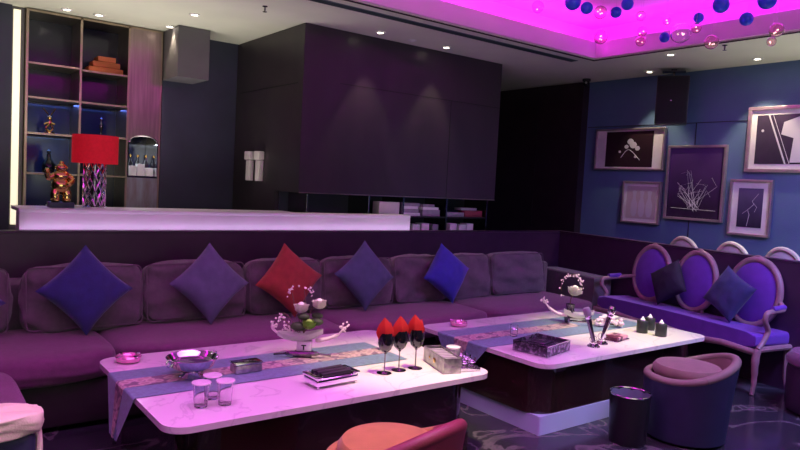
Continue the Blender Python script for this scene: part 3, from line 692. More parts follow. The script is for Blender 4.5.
# ================================================================= SETTEE
def make_settee():
    t = thing('settee', 'three-oval-back settee in violet upholstery with a taupe wooden frame', 'settee', (5.57, 3.30, 0), math.radians(-101.5))
    L = 1.86; h = L/2
    # seat: bowed front
    def front(x): return -.02-.035*math.cos(x/h*PI/2)
    n = 20
    poly = [(-h+.04+(L-.08)*k/n, front(-h+.04+(L-.08)*k/n)) for k in range(n+1)] + [(h-.04, .40), (-h+.04, .40)]
    b = new(); prism(b, poly, .365, .475, .035, 4)
    for v in b.verts:
        if v.co.z > .46: v.co.z += .025*(1-(v.co.x/h)**2)
    obj('seat', b, m_violet, t, angle=60)
    b = new()
    rail = [(-h+.02+(L-.04)*k/24, front(-h+.02+(L-.04)*k/24)-.004) for k in range(25)]
    t_ = [(x, y, .355-.022*math.cos(x/h*PI*3)*0-.018*abs(math.sin(x/h*PI*1.5))) for x, y in rail]
    tube(b, t_, .026, 10)
    tube(b, [(-h+.03, 0, .355), (-h+.03, .40, .36)], .024, 8); tube(b, [(h-.03, 0, .355), (h-.03, .40, .36)], .024, 8); tube(b, [(-h+.03, .40, .36), (h-.03, .40, .36)], .022, 8)
    obj('seat_frame', b, m_settee, t)
    for sx in (-1, 0, 1):
        b = new()
        x = sx*(h-.03); y = front(x)+.01
        tube(b, spline([(x, y, .36), (x+sx*.008, y-.02, .26), (x, y-.004, .13), (x, y-.012, .03), (x, y-.02, .002)], 6), [.034]*3+[.030]*4+[.026]*4+[.021]*4+[.017]*5+[.016]*4+[.020], 10)
        obj('leg', b, m_settee, t)
    for sx in (-1, 1):
        b = new(); x = sx*(h-.05)
        tube(b, spline([(x, .39, .36), (x, .385, .2), (x, .40, .002)], 5), [.026]*4+[.022]*4+[.017]*3, 8); obj('leg', b, m_settee, t)
    # three oval backs
    for i, (cx, hw, cz, hh) in enumerate(((-.54, .22, .755, .265), (-.01, .215, .755, .265), (.58, .235, .755, .275))):
        mx = tr(cx, .300, 0) @ tr(0, 0, .47) @ rot('X', -6) @ tr(0, 0, -.47)
        ring = [(hw*math.cos(2*PI*k/40), 0, cz+hh*math.sin(2*PI*k/40)) for k in range(40)]
        b = new(); tube(b, ring, .028, 10, closed=True, mx=mx)
        tube(b, spline([(-.05, 0, cz+hh+.008), (0, -.004, cz+hh+.026), (.05, 0, cz+hh+.008)]), .012, 8, mx=mx)
        fr = obj('back_frame', b, m_settee, t)
        b = new()
        ball(b, (0, 0, 0), 1, hw*.95, .045, hh*.95, 4); b.transform(mx @ tr(0, 0, cz)); obj('back_pad', b, m_violet, t)
    b = new()
    for x0 in (-.52-.10, -.52+.10, -.10, .10, .58-.10, .58+.10):
        tube(b, spline([(x0, .306, .54), (x0, .31, .46), (x0, .34, .36)]), .018, 8)
    obj('back_strut', b, m_settee, t)
    for s, bx_ in ((-1, -.725), (1, .835)):
        b = new(); xe = s*(h-.02)
        tube(b, spline([(bx_, .32, .70), (s*(h-.03), .26, .665), (xe, .12, .655), (xe+s*.005, .05, .64), (xe, .045, .58), (xe-s*.01, .10, .50), (xe-s*.012, .06, .42), (xe-s*.01, .0, .36)], 6), .021, 10)
        ar = obj('armrest', b, m_settee, t)
        b = new(); tube(b, spline([(s*(h-.03), .28, .685), (xe, .17, .678), (xe, .12, .675)]), [.014]+[.022]*15+[.012], 10); obj('arm_pad', b, m_violet, ar)
    return t
st = make_settee()
SM = (Matrix.Translation(st.location) @ Matrix.Rotation(math.radians(-101.5), 4, 'Z'))
def settee_pillow(label, x, s, m, seed, tilt, y=.21):
    b = new(); pillow(b, s, .075, seed=seed, mx=rot('X', -16) @ rot('Y', 45+tilt))
    zmin = min(v.co.z for v in b.verts)
    p = SM @ Vector((x, y, 0))
    tag(obj('throw_pillow', b, m, loc=(p.x, p.y, .49-zmin), rotz=math.radians(-101.5), angle=60), label, 'cushion', 'throw pillows')
settee_pillow('black-plum throw pillow between the first two ovals of the violet settee', -.22, .34, m_pdark, 11, 12)
settee_pillow('indigo throw pillow against the nearest oval of the violet settee', .47, .36, m_pink, 12, -18, .17)

# ================================================================= OVAL CHAIRS BEHIND THE PARTITION
def oval_chair(x, y, rz, label):
    t = thing('oval_back_chair', label, 'chair', (x, y, 0), rz, 'cream oval-back chairs behind the partition')
    b = new(); cushion(b, .40, .44, .10, p=5, puff=.12, n=8); b.transform(tr(0, 0, .39)); obj('seat', b, m_cream, t)
    mx = tr(0, .22, 0) @ tr(0, 0, .5) @ rot('X', -8) @ tr(0, 0, -.5)
    b = new(); tube(b, [(.195*math.cos(2*PI*k/36), 0, .85+.275*math.sin(2*PI*k/36)) for k in range(36)], .022, 8, closed=True, mx=mx)
    tube(b, [(-.12, 0, .60), (-.13, 0, .40)], .018, 8, mx=mx); tube(b, [(.12, 0, .60), (.13, 0, .40)], .018, 8, mx=mx); obj('back_frame', b, m_cream, t)
    b = new(); ball(b, (0, 0, 0), 1, .187, .04, .262, 3); b.transform(mx @ tr(0, 0, .85)); obj('back_pad', b, mat('mint_cream_fabric', (.62, .66, .56), .7, color2=(.58, .62, .52), scale=10), t)
    for sx in (-1, 1):
        for yy in (-.18, .18):
            b = new(); tube(b, spline([(sx*.16, yy, .39), (sx*.165, yy*1.05, .2), (sx*.16, yy*1.05, .002)], 5), [.024]*4+[.02]*4+[.014]*3, 8); obj('leg', b, m_settee, t)
    return t
oval_chair(6.50, 3.52, math.radians(80), 'cream oval chair back behind the partition, the farthest of three')
oval_chair(6.42, 3.00, math.radians(80), 'cream oval chair back behind the partition, the middle of three')
oval_chair(6.36, 2.53, math.radians(80), 'cream oval chair back behind the partition, nearest the right edge')
spot('oval_chair_spot', (6.2, 2.95, 2.89), (6.45, 2.95, 1.0), 75, (.85, 1, .75), 40, .7)  # spot from the ceiling onto the three oval chair backs

# ================================================================= COFFEE TABLES
TZ = .46
def table(label, X0, X1, Y0, Y1, rb):
    t = thing('coffee_table', label, 'table', ((X0+X1)/2, (Y0+Y1)/2, 0), 0, 'low marble coffee tables')
    hw, hd = (X1-X0)/2, (Y1-Y0)/2
    b = new(); prism(b, rrect(-hw, hw, -hd, hd, .10, 10), TZ-.028, TZ, .006, 3); obj('tabletop', b, m_marble, t)
    b = new(); prism(b, rrect(-hw+rb, hw-rb, -hd+.07, hd-.07, .16, 10), .12, TZ-.029, .004); obj('base', b, m_gloss, t)
    b = new(); prism(b, rrect(-hw+rb+.02, hw-rb-.02, -hd+.06, hd-.09, .01, 2), 0.001, .119); obj('plinth', b, m_mirror if rb < .05 else m_gloss, t, smooth=False)
    return t
table('low white marble coffee table on a glossy dark base, nearest the camera on the left', .885, 2.735, 2.65, 3.87, .10)
table('low marble coffee table on a glossy dark base, at the right by the settee', 3.12, 5.01, 2.61, 3.84, .03)

def runner(label, X0, X1, Y0, Y1, drop, m_, zt=TZ):
    """satin runner lying along a table and hanging over its left end"""
    t = thing('table_runner', label, 'table runner', ((X0+X1)/2, (Y0+Y1)/2, zt), 0, 'satin table runners')
    def strip(ya, yb, lift, thick, taper=0):
        b = new(); cxx, cyy = (X0+X1)/2, (Y0+Y1)/2
        path = [(X1-cxx, 0.0)] + [(X1-cxx-(X1-X0)*k/30, 0.0) for k in range(1, 31)]
        ex = X0-cxx
        for k in range(1, 6): a = k/5*PI/2; path.append((ex-.012*math.sin(a), -.012*(1-math.cos(a))))
        for k in range(1, 13): path.append((ex-.012-.012*k/12, -.012-drop*k/12))
        ny = 10; rows = []
        for i, (x, z) in enumerate(path):
            row = []
            for j in range(ny+1):
                y = ya-cyy+(yb-ya)*j/ny
                dr = max(0, -z-.012)/drop
                y *= 1-.72*dr
                wob = .012*dr*math.sin(j*1.7+1)
                off_ = noise.noise(Vector((x*3, y*6, 0)))*.0012
                row.append((x-wob*0-.006*dr-abs(wob), y, z+lift+.002+max(0, off_) if dr == 0 else z+lift))
            rows.append(row)
        top = [[b.verts.new(Vector(p)) for p in r] for r in rows]
        low = []
        for i, r in enumerate(rows):
            f = min(1, max(0, -path[i][1]/.012)) if path[i][0] < X0-cxx else 0
            low.append([b.verts.new((p[0]+thick*f, p[1], p[2]-thick*(1-f))) for p in r])
        m1 = len(rows)-1
        for i in range(m1):
            for j in range(ny):
                b.faces.new((top[i][j], top[i][j+1], top[i+1][j+1], top[i+1][j]))
                b.faces.new((low[i+1][j], low[i+1][j+1], low[i][j+1], low[i][j]))
            for j in (0, ny): b.faces.new((top[i][j], top[i+1][j], low[i+1][j], low[i][j]))
        for i in (0, m1):
            for j in range(ny): b.faces.new((top[i][j], top[i][j+1], low[i][j+1], low[i][j]))
        return b
    obj('cloth', strip(Y0, Y1, .0022, .0015), m_, t)
    w = (Y1-Y0)
    bb = strip(Y0+w*.36, Y0+w*.64, .0042, .001)
    for v in bb.verts:
        if v.co.z < -.001: v.co.x -= .003
    obj('patterned_band', bb, m_band, t)
    b = new(); xl = X0-(X0+X1)/2-.040
    if drop > .1:
        tube(b, [(xl+.012, 0, -drop-.008), (xl+.010, 0, -drop-.045)], [.006, .009], 8)
        obj('tassel', b, m_silver, t)
runner('slate-blue satin runner with patterned band along the left table', .885, 2.45, 3.10, 3.56, .24, m_runner)
runner('slate-blue satin runner with patterned band along the right table', 3.12, 4.90, 3.10, 3.60, .22, m_runner)

# ---- ashtrays
def ashtray(x, y, label):
    t = thing('ashtray', label, 'ashtray', (x, y, TZ+.001), 0, 'round crystal ashtrays')
    b = new(); lathe(b, [(.045, 0), (.062, .008), (.068, .03), (.062, .036), (.052, .030), (.046, .014), (0, .012)], 28); obj('bowl', b, m_ashpink, t)
    for k in range(4):
        a = k*PI/2+.4; b = new(); tube(b, [(.050*math.cos(a), .050*math.sin(a), .036), (.072*math.cos(a), .072*math.sin(a), .036)], .005, 6); obj('rest', b, m_silver, t)
ashtray(1.02, 3.735, 'round pink crystal ashtray on the far left corner of the left table')
ashtray(3.40, 3.70, 'round pink crystal ashtray on the far left corner of the right table')

# ---- silver bowl
t = thing('footed_bowl', 'polished silver footed bowl with small ring handles on the blue runner', 'bowl', (1.215, 3.30, TZ+.007))
b = new(); lathe(b, [(.060, 0), (.063, .006), (.045, .014), (.036, .026), (.060, .034), (.105, .060), (.125, .098), (.130, .104), (.127, .106), (.118, .098), (.098, .066), (.05, .044), (0, .040)], 40); obj('bowl', b, m_silver, t)
b = new(); lathe(b, [(0, .078), (.104, .078), (.104, .081), (0, .083)], 32, cap=False); obj('liquid', b, mat('dark_water', (.06, .05, .07), .05), t)
for s in (-1, 1):
    b = new(); tube(b, [(s*(.135+.018*math.cos(a)), 0, .092+.018*math.sin(a)) for a in [2*PI*k/14 for k in range(14)]], .004, 6, closed=True); obj('handle', b, m_silver, t, rotz=.3)

# ---- tumblers with paper lids
def tumbler(x, y, label):
    t = thing('glass_tumbler', label, 'glass', (x, y, TZ+.001), 0, 'tumblers with white lids')
    b = new(); lathe(b, [(.0, 0), (.028, 0), (.030, .004), (.036, .105), (.0335, .105), (.0275, .012), (0, .011)], 28, cap=False); obj('glass', b, m_glass, t)
    b = new(); lathe(b, [(0, .1062), (.0425, .1062), (.044, .109), (.0425, .112), (0, .1125)], 28, cap=False); obj('lid', b, m_porcelain, t)
tumbler(1.10, 2.865, 'clear tumbler with a white lid, left and nearest of three')
tumbler(1.205, 2.845, 'clear tumbler with a white lid, rightmost of three')
tumbler(1.185, 2.95, 'clear tumbler with a white lid, at the back of three')

# ---- small silver casket
t = thing('silver_casket', 'small silver lidded casket on the blue runner right of the bowl', 'box', (1.50, 3.275, TZ+.007), .0)
b = new(); box(b, -.075, .075, -.04, .04, 0, .042, .006); obj('box', b, m_boxsilver, t)
b = new(); box(b, -.078, .078, -.043, .043, .043, .055, .006); obj('lid', b, m_silver, t)

# ---- chrome cigar dish near front edge
t = thing('cigar_case', 'chrome cigar case holding black cigars near the front edge of the left table', 'case', (1.80, 2.90, TZ+.001), math.radians(3))
b = new(); box(b, -.13, .13, -.065, .065, .010, .052, .012, 3); obj('body', b, m_chrome, t)
for sx in (-1, 1):
    for sy in (-1, 1): b = new(); ball(b, (sx*.115, sy*.055, .008), .0085); obj('foot', b, m_chrome, t)
b = new(); box(b, -.135, -.095, -.07, .07, .053, .064, .004); obj('lid_bar', b, m_chrome, t)
b = new(); box(b, .095, .135, -.07, .07, .053, .064, .004); obj('lid_bar', b, m_chrome, t)
b = new()
for k in range(3): tube(b, [(-.09, -.04+.04*k, .063), (.09, -.036+.04*k, .063)], [.012, .014], 10)
obj('cigar', b, m_black, t)

# ---- flower boat (both tables)
def rose(bm, c, r, seed):
    """layered rose: a bud and three rings of cupped petals with rolled lips"""
    rnd = random.Random(seed)
    ball(bm, (c[0], c[1], c[2]+.02*r), r*.36, 1, 1, 1.25, 2)
    for ring, (n, tilt, s_) in enumerate(((4, 4, .74), (5, 16, .88), (6, 30, .98))):
        for k in range(n):
            t = bmesh.new(); rows = []
            for i in range(6):
                v = i/5; row = []
                for j in range(7):
                    u = -1+2*j/6; wd = .62*math.sin(PI*min(1, .18+.62*v))*(1-.18*v**4)
                    x = u*wd; z = v*1.0-.10*u*u*v; y = .22-.20*u*u*wd*1.6+.24*math.sin(PI*v)*.5+.20*max(0, v-.7)/.3*.6
                    row.append(t.verts.new((x*r*s_, y*r*s_, z*r*s_-.45*r)))
                rows.append(row)
            for r0, r1 in zip(rows, rows[1:]):
                for j in range(6): t.faces.new((r0[j], r0[j+1], r1[j+1], r1[j]))
            bmesh.ops.solidify(t, geom=t.faces[:], thickness=.0016)
            a = 360*k/n+ring*31+rnd.uniform(-12, 12)
            merge(bm, t, tr(*c) @ rot('Z', a) @ tr(0, 0, -.3*r) @ rot('X', -tilt+rnd.uniform(-6, 6)) @ tr(0, 0, .3*r))
def gyps(bm, pts, r, n, spread, seed):
    rnd = random.Random(seed)
    for k in range(n):
        p = pts[rnd.randrange(len(pts))]
        ball(bm, (p[0]+rnd.uniform(-1, 1)*spread, p[1]+rnd.uniform(-1, 1)*spread, p[2]+rnd.uniform(-1, 1)*spread), r*rnd.uniform(.7, 1.3), sub=1)
RX = math.radians(-37)      # long side of both arrangements
t = thing('flower_arrangement', 'white roses, a lime bloom and gypsophila in a white boat-shaped vase on the left table', 'flowers', (1.93, 3.44, TZ+.007), RX)
# pedestal block
b = new(); box(b, -.035, .05, -.03, .03, .02, .085, .004); obj('pedestal', b, m_porcelain, t)
b = new(); box(b, .004, .012, -.0325, -.0302, .036, .062); box(b, -.006, .022, -.0325, -.0302, .060, .067); obj('letter', b, m_black, t, smooth=False)
b = new()
n = 22
for side in (0,):
    prof = []
    tt = bmesh.new(); rows = []
    for i in range(n+1):
        u = -1+2*i/n; wd = .055*(1-u*u)**.6+.002; z0 = .080+.040*u*u+.012*u
        rows.append([tt.verts.new((u*.135-.02, wd*math.cos(a), z0+.045*(1-math.sin(a))*(1-.35*u*u))) for a in [PI*k/12 for k in range(13)]])
    for r0, r1 in zip(rows, rows[1:]):
        for k in range(12): tt.faces.new((r0[k], r0[k+1], r1[k+1], r1[k]))
    bmesh.ops.solidify(tt, geom=tt.faces[:], thickness=.005)
    merge(b, tt)
vs = obj('boat_vase', b, m_porcelain, t)
b = new(); tube(b, spline([(.07, .02, .085), (.13, .02, .095), (.20, .02, .125), (.235, .02, .17)], 6), [.013]*6+[.011]*7+[.006]*6, 8)
obj('branch_arm', b, m_pinkpetal, t)
b = new(); gyps(b, [(.235, .02, .185), (.25, .02, .165)], .007, 16, .022, 5); obj('branch_blossom', b, m_pinkpetal, t)
b = new(); tube(b, spline([(-.14, 0, .115), (-.185, 0, .15), (-.185, 0, .19)]), .008, 6); gyps(b, [(-.175, 0, .175)], .007, 8, .018, 6); obj('branch_tip', b, m_pinkpetal, t)
b = new(); tube(b, spline([(-.16, -.06, .010), (-.08, -.07, .022), (0, -.07, .026), (.09, -.065, .026), (.17, -.05, .016)], 6), [.006]*6+[.014]*13+[.006]*6, 8); box(b, -.05, .06, -.06, .04, 0, .019, .004); obj('stand', b, m_metaldark, t)
b = new()
for p in (((0, 0, .13), (-.02, .0, .22), (-.02, 0, .27)), ((0, 0, .13), (.03, 0, .24), (.055, 0, .30)), ((0, 0, .13), (.02, -.03, .16), (.03, -.03, .18)), ((-.03, 0, .13), (-.08, 0, .17), (-.13, 0, .21)), ((0, 0, .13), (-.06, .02, .28), (-.08, .02, .36)), ((0, 0, .13), (.0, .02, .3), (-.01, .02, .38)), ((-.02, 0, .13), (-.10, 0, .23), (-.14, 0, .24))):
    tube(b, spline(p, 4), .0025, 5)
obj('stem', b, m_stem, t)
b = new(); rose(b, (-.02, 0, .285), .066, 1); obj('rose', b, m_petal, t)
b = new(); rose(b, (.085, 0, .312), .064, 2); obj('rose', b, m_petal, t)
b = new(); rose(b, (.035, -.035, .195), .062, 3); obj('lime_bloom', b, m_green, t)
b = new()
for c, r, a in (((-.03, -.01, .17), .05, .4), ((.07, 0, .20), .045, -.3), ((.0, -.02, .23), .035, .8), ((.075, .01, .235), .035, .1)): ball(b, c, r, 1, .5, .55)
obj('leaf', b, m_leaf, t)
b = new()
arc = [(-.03+.07*math.cos(a), .02, .35+.06*math.sin(a)) for a in [PI*k/8 for k in range(9)]]
gyps(b, arc, .006, 24, .012, 8); gyps(b, [(-.13, 0, .20), (-.09, 0, .19), (-.10, 0, .16), (-.15, 0, .23), (-.07, 0, .15)], .007, 30, .022, 9)
obj('gypsophila', b, m_pinkpetal, t)['kind'] = 'stuff'
spot('bouquet_spot', (2.0, 2.6, 3.24), (1.93, 3.44, .7), 75, (1, 1, .62), 12, .8)

t = thing('flower_arrangement', 'single white rose with a gypsophila hoop in a dark vase on the right table', 'flowers', (4.33, 3.38, TZ+.007), RX)
b = new(); lathe(b, [(.035, 0), (.04, .01), (.045, .06), (.03, .11), (.036, .15), (.03, .15), (.024, .11), (0, .10)], 24); b.transform(tr(-.02, .02, .0)); obj('vase', b, m_metaldark, t)
b = new()
tt = bmesh.new(); rows = []
for i in range(n+1):
    u = -1+2*i/n; wd = .05*(1-u*u)**.6+.002; z0 = .052+.035*u*u
    rows.append([tt.verts.new((u*.12+.03, -.06+wd*math.cos(a), z0+.04*(1-math.sin(a)))) for a in [PI*k/12 for k in range(13)]])
for r0, r1 in zip(rows, rows[1:]):
    for k in range(12): tt.faces.new((r0[k], r0[k+1], r1[k+1], r1[k]))
bmesh.ops.solidify(tt, geom=tt.faces[:], thickness=.005); merge(b, tt); obj('boat_vase', b, m_porcelain, t)
b = new(); box(b, -.05, .10, -.10, -.02, 0, .05, .006); obj('pedestal', b, m_silver, t)
b = new(); tube(b, spline([(-.06, -.05, .07), (-.13, -.05, .08), (-.20, -.05, .12), (-.25, -.05, .18)], 6), [.013]*6+[.011]*7+[.006]*6, 8); obj('branch_arm', b, m_pinkpetal, t)
b = new(); gyps(b, [(-.25, -.05, .19), (-.235, -.05, .17)], .008, 14, .02, 15); obj('branch_blossom', b, m_pinkpetal, t)
b = new(); tube(b, spline([(-.02, .02, .12), (-.02, .02, .19), (0, .02, .24)]), .004, 6)
tube(b, [(-.02+.085*math.cos(a), .02, .285+.10*math.sin(a)) for a in [-.9+4.4*k/20 for k in range(21)]], .002, 5); obj('stem', b, m_stem, t)
b = new(); rose(b, (.005, .01, .265), .085, 11); obj('rose', b, m_petal, t)
b = new(); gyps(b, [(-.02+.085*math.cos(a), .02, .285+.10*math.sin(a)) for a in [-.4+4.2*k/14 for k in range(15)]], .007, 46, .014, 12); obj('gypsophila', b, m_pinkpetal, t)['kind'] = 'stuff'
spot('bouquet_spot', (4.2, 2.6, 3.24), (4.33, 3.38, .7), 75, (1, 1, .62), 12, .8)

# pale blossom sprays by the bowl
t = thing('blossom_cluster', 'low cluster of pale pink blossoms between the rose and the crystal microphones', 'flowers', (4.50, 3.17, TZ+.007), RX)
b = new(); gyps(b, [(-.07, 0, .03), (-.03, 0, .04), (.01, 0, .055), (.05, 0, .04), (.08, 0, .03)], .014, 60, .028, 21)
for v in b.verts: v.co.z = max(v.co.z, .003)
obj('blossom', b, m_pinkpetal, t)
b = new(); tube(b, spline([(-.09, 0, .012), (0, .01, .02), (.09, 0, .012)]), .005, 6); obj('stem', b, m_stem, t)
t = thing('saucer_bowl', 'small white bowl on a dark saucer beside the pale blossom cluster', 'bowl', (4.67, 3.27, TZ+.007))
b = new(); lathe(b, [(.085, 0), (.095, .006), (.09, .010), (0, .008)], 28); obj('saucer', b, m_metaldark, t)
b = new(); lathe(b, [(.03, .0105), (.035, .016), (.066, .046), (.068, .052), (.062, .05), (.03, .024), (0, .022)], 28); obj('bowl', b, m_porcelain, t)

# ---- crystal microphones leaning in their glass stands
def microphone(x, y, lean, label, mb_):
    t = thing('microphone', label, 'microphone', (x, y, TZ+.001), RX, 'microphones in glass stands')
    b = new(); lathe(b, [(.042, 0), (.044, .005), (.03, .018), (.02, .03), (.018, .034), (0, .034)], 24); obj('stand_base', b, m_glass, t)
    b = new(); tube(b, [(.024*math.cos(2*PI*k/16), 0, .055+.024*math.sin(2*PI*k/16)) for k in range(16)], .006, 8, closed=True); obj('stand_ring', b, m_glass, t)
    mx = tr(0, .0, .03) @ rot('Y', lean)
    b = new(); lathe(b, [(0, .005), (.012, .006), (.014, .02), (.017, .13), (.019, .165), (0, .167)], 20, mx=mx, cap=False); obj('handle', b, mb_, t)
    b = new(); lathe(b, [(.019, .168), (.023, .176), (.023, .184), (.019, .188), (0, .188)], 20, mx=mx); obj('collar', b, m_chrome, t)
    b = new(); lathe(b, [(.018, .189), (.026, .200), (.027, .228), (.022, .244), (0, .248)], 20, mx=mx); obj('head', b, m_greycard if mb_ is m_metaldark else m_silver, t)
microphone(3.83, 2.80, -16, 'dark-handled microphone tilted left in its glass stand', m_metaldark)
microphone(3.96, 2.83, 15, 'silver microphone tilted right in its glass stand', m_silver)

# ---- clear tumblers
def shot(x, y, label, h=.075, r=.026, z=TZ+.001, grp='small clear glasses'):
    t = thing('small_glass', label, 'glass', (x, y, z), 0, grp)
    b = new(); lathe(b, [(0, 0), (r*.85, 0), (r*.9, .004), (r, h), (r*.9, h), (r*.75, .014), (0, .013)], 22, cap=False); obj('bowl', b, m_glass, t)
    b = new(); lathe(b, [(r*1.0, h*.62), (r*1.07, h*.66), (r*1.0, h*.70)], 22, cap=False); obj('band', b, m_silver, t)
shot(3.52, 3.25, 'small clear glass on the runner behind the smoked lattice tray', .08, .028, TZ+.008)
shot(2.45, 3.33, 'small clear glass standing behind the black wine glasses', .10, .032, TZ+.008)
# ---- silver tissue box with glasses beside it
t = thing('tissue_box', 'embossed silver box holding grey tissue at the right end of the left table', 'box', (2.535, 2.885, TZ+.001), math.radians(-17))
b = new()
box(b, -.055, .055, -.15, .15, 0, .006); box(b, -.055, -.049, -.15, .15, .006, .088, .002); box(b, .049, .055, -.15, .15, .006, .088, .002)
box(b, -.049, .049, -.15, -.144, .006, .088, .002); box(b, -.049, .049, .144, .15, .006, .088, .002); obj('box', b, m_boxsilver, t, smooth=False)
b = new()
for k in range(7): box(b, -.047, .047, -.13+k*.036, -.112+k*.036, .0065, .082, .006, mx=rot('X', 0))
obj('tissue', b, m_greycard, t)
b = new(); ball(b, (-.058, -.02, .045), .016, .25, 1, 1); ball(b, (-.058, .05, .045), .009, .25, 1, 1); obj('emblem', b, m_gold, t)
t = thing('glass_tray', 'clear rimmed tray holding small glasses at the right end of the left table', 'tray', (2.650, 2.850, TZ+.001), math.radians(-17))
b = new(); box(b, -.060, .062, -.135, .135, 0, .006, .002); box(b, -.060, -.055, -.135, .135, .006, .022); box(b, .057, .062, -.135, .135, .006, .022); box(b, -.055, .057, -.135, -.130, .006, .022); box(b, -.055, .057, .130, .135, .006, .022); obj('tray', b, m_silver, t, smooth=False)
_T = tr(2.650, 2.850, 0) @ Matrix.Rotation(math.radians(-17), 4, 'Z')
for (u, v, lb) in ((-.026, -.10, 'small glass at the near left of the clear tray'), (.030, -.085, 'small glass at the near right of the clear tray'), (-.024, -.025, 'small glass at the middle left of the clear tray'), (.032, -.015, 'small glass at the middle right of the clear tray'), (.030, .055, 'small glass at the far right of the clear tray')):
    p = _T @ Vector((u, v, 0)); shot(p.x, p.y, lb, .062, .024, TZ+.008, 'small glasses on the clear tray')
p = _T @ Vector((-.012, .085, 0))
t = thing('candle_jar', 'round jar with a white top at the far end of the clear tray', 'candle', (p.x, p.y, TZ+.008))
b = new(); lathe(b, [(.040, 0), (.042, .004), (.042, .075), (0, .075)], 28); obj('jar', b, m_greycard, t)
b = new(); lathe(b, [(.040, .0755), (.043, .078), (.043, .086), (.036, .089), (0, .089)], 28); obj('lid', b, m_porcelain, t)

# ---- black wine glasses with red napkins
def wine(x, y, rz, label):
    t = thing('wine_glass', label, 'wine glass', (x, y, TZ+.001), rz, 'black wine glasses in a row')
    b = new(); lathe(b, [(0, 0), (.036, 0), (.037, .002), (.010, .006), (.0035, .012), (.0032, .085), (.008, .092), (0, .094)], 28, cap=False); obj('stem', b, m_metaldark, t)
    b = new(); lathe(b, [(0, .0945), (.014, .096), (.030, .112), (.038, .135), (.038, .155), (.033, .185), (.031, .185), (.036, .155), (.036, .136), (.028, .115), (0, .100)], 32, cap=False); obj('bowl', b, m_blackglass, t)
    # napkin: opened folded cone, two leaves rising to points
    for k, (a0, hgt, ww, lean) in enumerate(((0, .105, .044, -8), (75, .088, .038, 12), (-70, .080, .038, -14), (180, .092, .040, 6))):
        b = new(); tt = bmesh.new(); rows = []
        for i in range(9):
            v = i/8; half = ww*(.35+1.5*v)*(1 if v < .45 else max(.02, (1-v)/.55)) if v > .0 else ww*.3
            rows.append([tt.verts.new((half*u, -.012-.020*(1-abs(u))*math.sin(v*PI)-.004*v, .125+hgt*v*1.25)) for u in (-1, -.5, 0, .5, 1)])
        for r0, r1 in zip(rows, rows[1:]):
            for q in range(4): tt.faces.new((r0[q], r0[q+1], r1[q+1], r1[q]))
        bmesh.ops.solidify(tt, geom=tt.faces[:], thickness=.0025)
        merge(b, tt, rot('Z', a0) @ tr(0, 0, .125) @ rot('Y', lean*.6) @ tr(0, 0, -.125))
        if k == 0: acc = b
        else:
            me = bpy.data.meshes.new('tmp'); b.to_mesh(me); b.free(); acc.from_mesh(me); bpy.data.meshes.remove(me)
    obj('napkin', acc, m_rednap, t, angle=22)
    t.scale = (1.12, 1.12, 1.22)
wine(2.155, 2.925, -.6, 'black wine glass with red napkin, left of the row of three')
wine(2.262, 2.935, -.3, 'black wine glass with red napkin, middle of the row of three')
wine(2.372, 2.925, -.9, 'black wine glass with red napkin, right of the row of three')

# ---- smoked lattice tray on right table
t = thing('lattice_tray', 'smoked lattice-sided open tray near the front left of the right table', 'tray', (3.39, 2.88, TZ+.001), math.radians(12))
b = new(); W2, D2 = .155, .125
box(b, -W2, W2, -D2, D2, 0, .006); box(b, -W2, W2, -D2, -D2+.008, .006, .075, .002); box(b, -W2, W2, D2-.008, D2, .006, .075, .002)
box(b, -W2, -W2+.008, -D2+.008, D2-.008, .006, .075, .002); box(b, W2-.008, W2, -D2+.008, D2-.008, .006, .075, .002); obj('box', b, m_boxdark, t, smooth=False)
b = new(); box(b, -.14, .14, -.11, .11, .052, .058, .002); box(b, -.06, .08, -.05, .06, .059, .067, .004); obj('lid', b, mat('smoked_lid', (.10, .095, .12), .15, .6), t)
b = new()
for z in (.0, .069): 
    for (x0, x1, y0, y1) in ((-W2-.003, W2+.003, -D2-.003, -D2+.001), (-W2-.003, -W2+.001, -D2, D2)): box(b, x0, x1, y0, y1, z+.001, z+.006)
obj('edge_trim', b, m_silver, t, smooth=False)
# ---- cigarette box
t = thing('playing_card_box', 'flat pink and dark patterned box between microphones and black jars', 'box', (4.16, 2.86, TZ+.001), math.radians(10))
b = new(); box(b, -.10, .10, -.065, .065, 0, .012, .003); obj('tray', b, m_silver, t)
b = new(); box(b, -.088, .088, -.055, .055, .0125, .036, .004); obj('box', b, mat('pink_dark_print', (.10, .02, .05), .35, color2=(.62, .30, .38), scale=16, ramp=(.48, .55)), t)
# ---- three black jars
for (x, y, lb) in ((4.60, 2.93, 'black jar with a white pointed stopper, left of the three'), (4.76, 2.97, 'black jar with a white pointed stopper, at the back of the three'), (4.63, 2.79, 'black jar with a white pointed stopper, right and nearest of the three')):
    t = thing('lidded_jar', lb, 'jar', (x, y, TZ+.001), 0, 'black jars with white stoppers')
    b = new(); lathe(b, [(.040, 0), (.042, .003), (.042, .088), (.039, .092), (.018, .092), (0, .092)], 28); obj('jar', b, m_candle, t)
    b = new(); lathe(b, [(.017, .0925), (.020, .100), (.010, .112), (.006, .122), (0, .126)], 18); obj('stopper', b, m_porcelain, t)

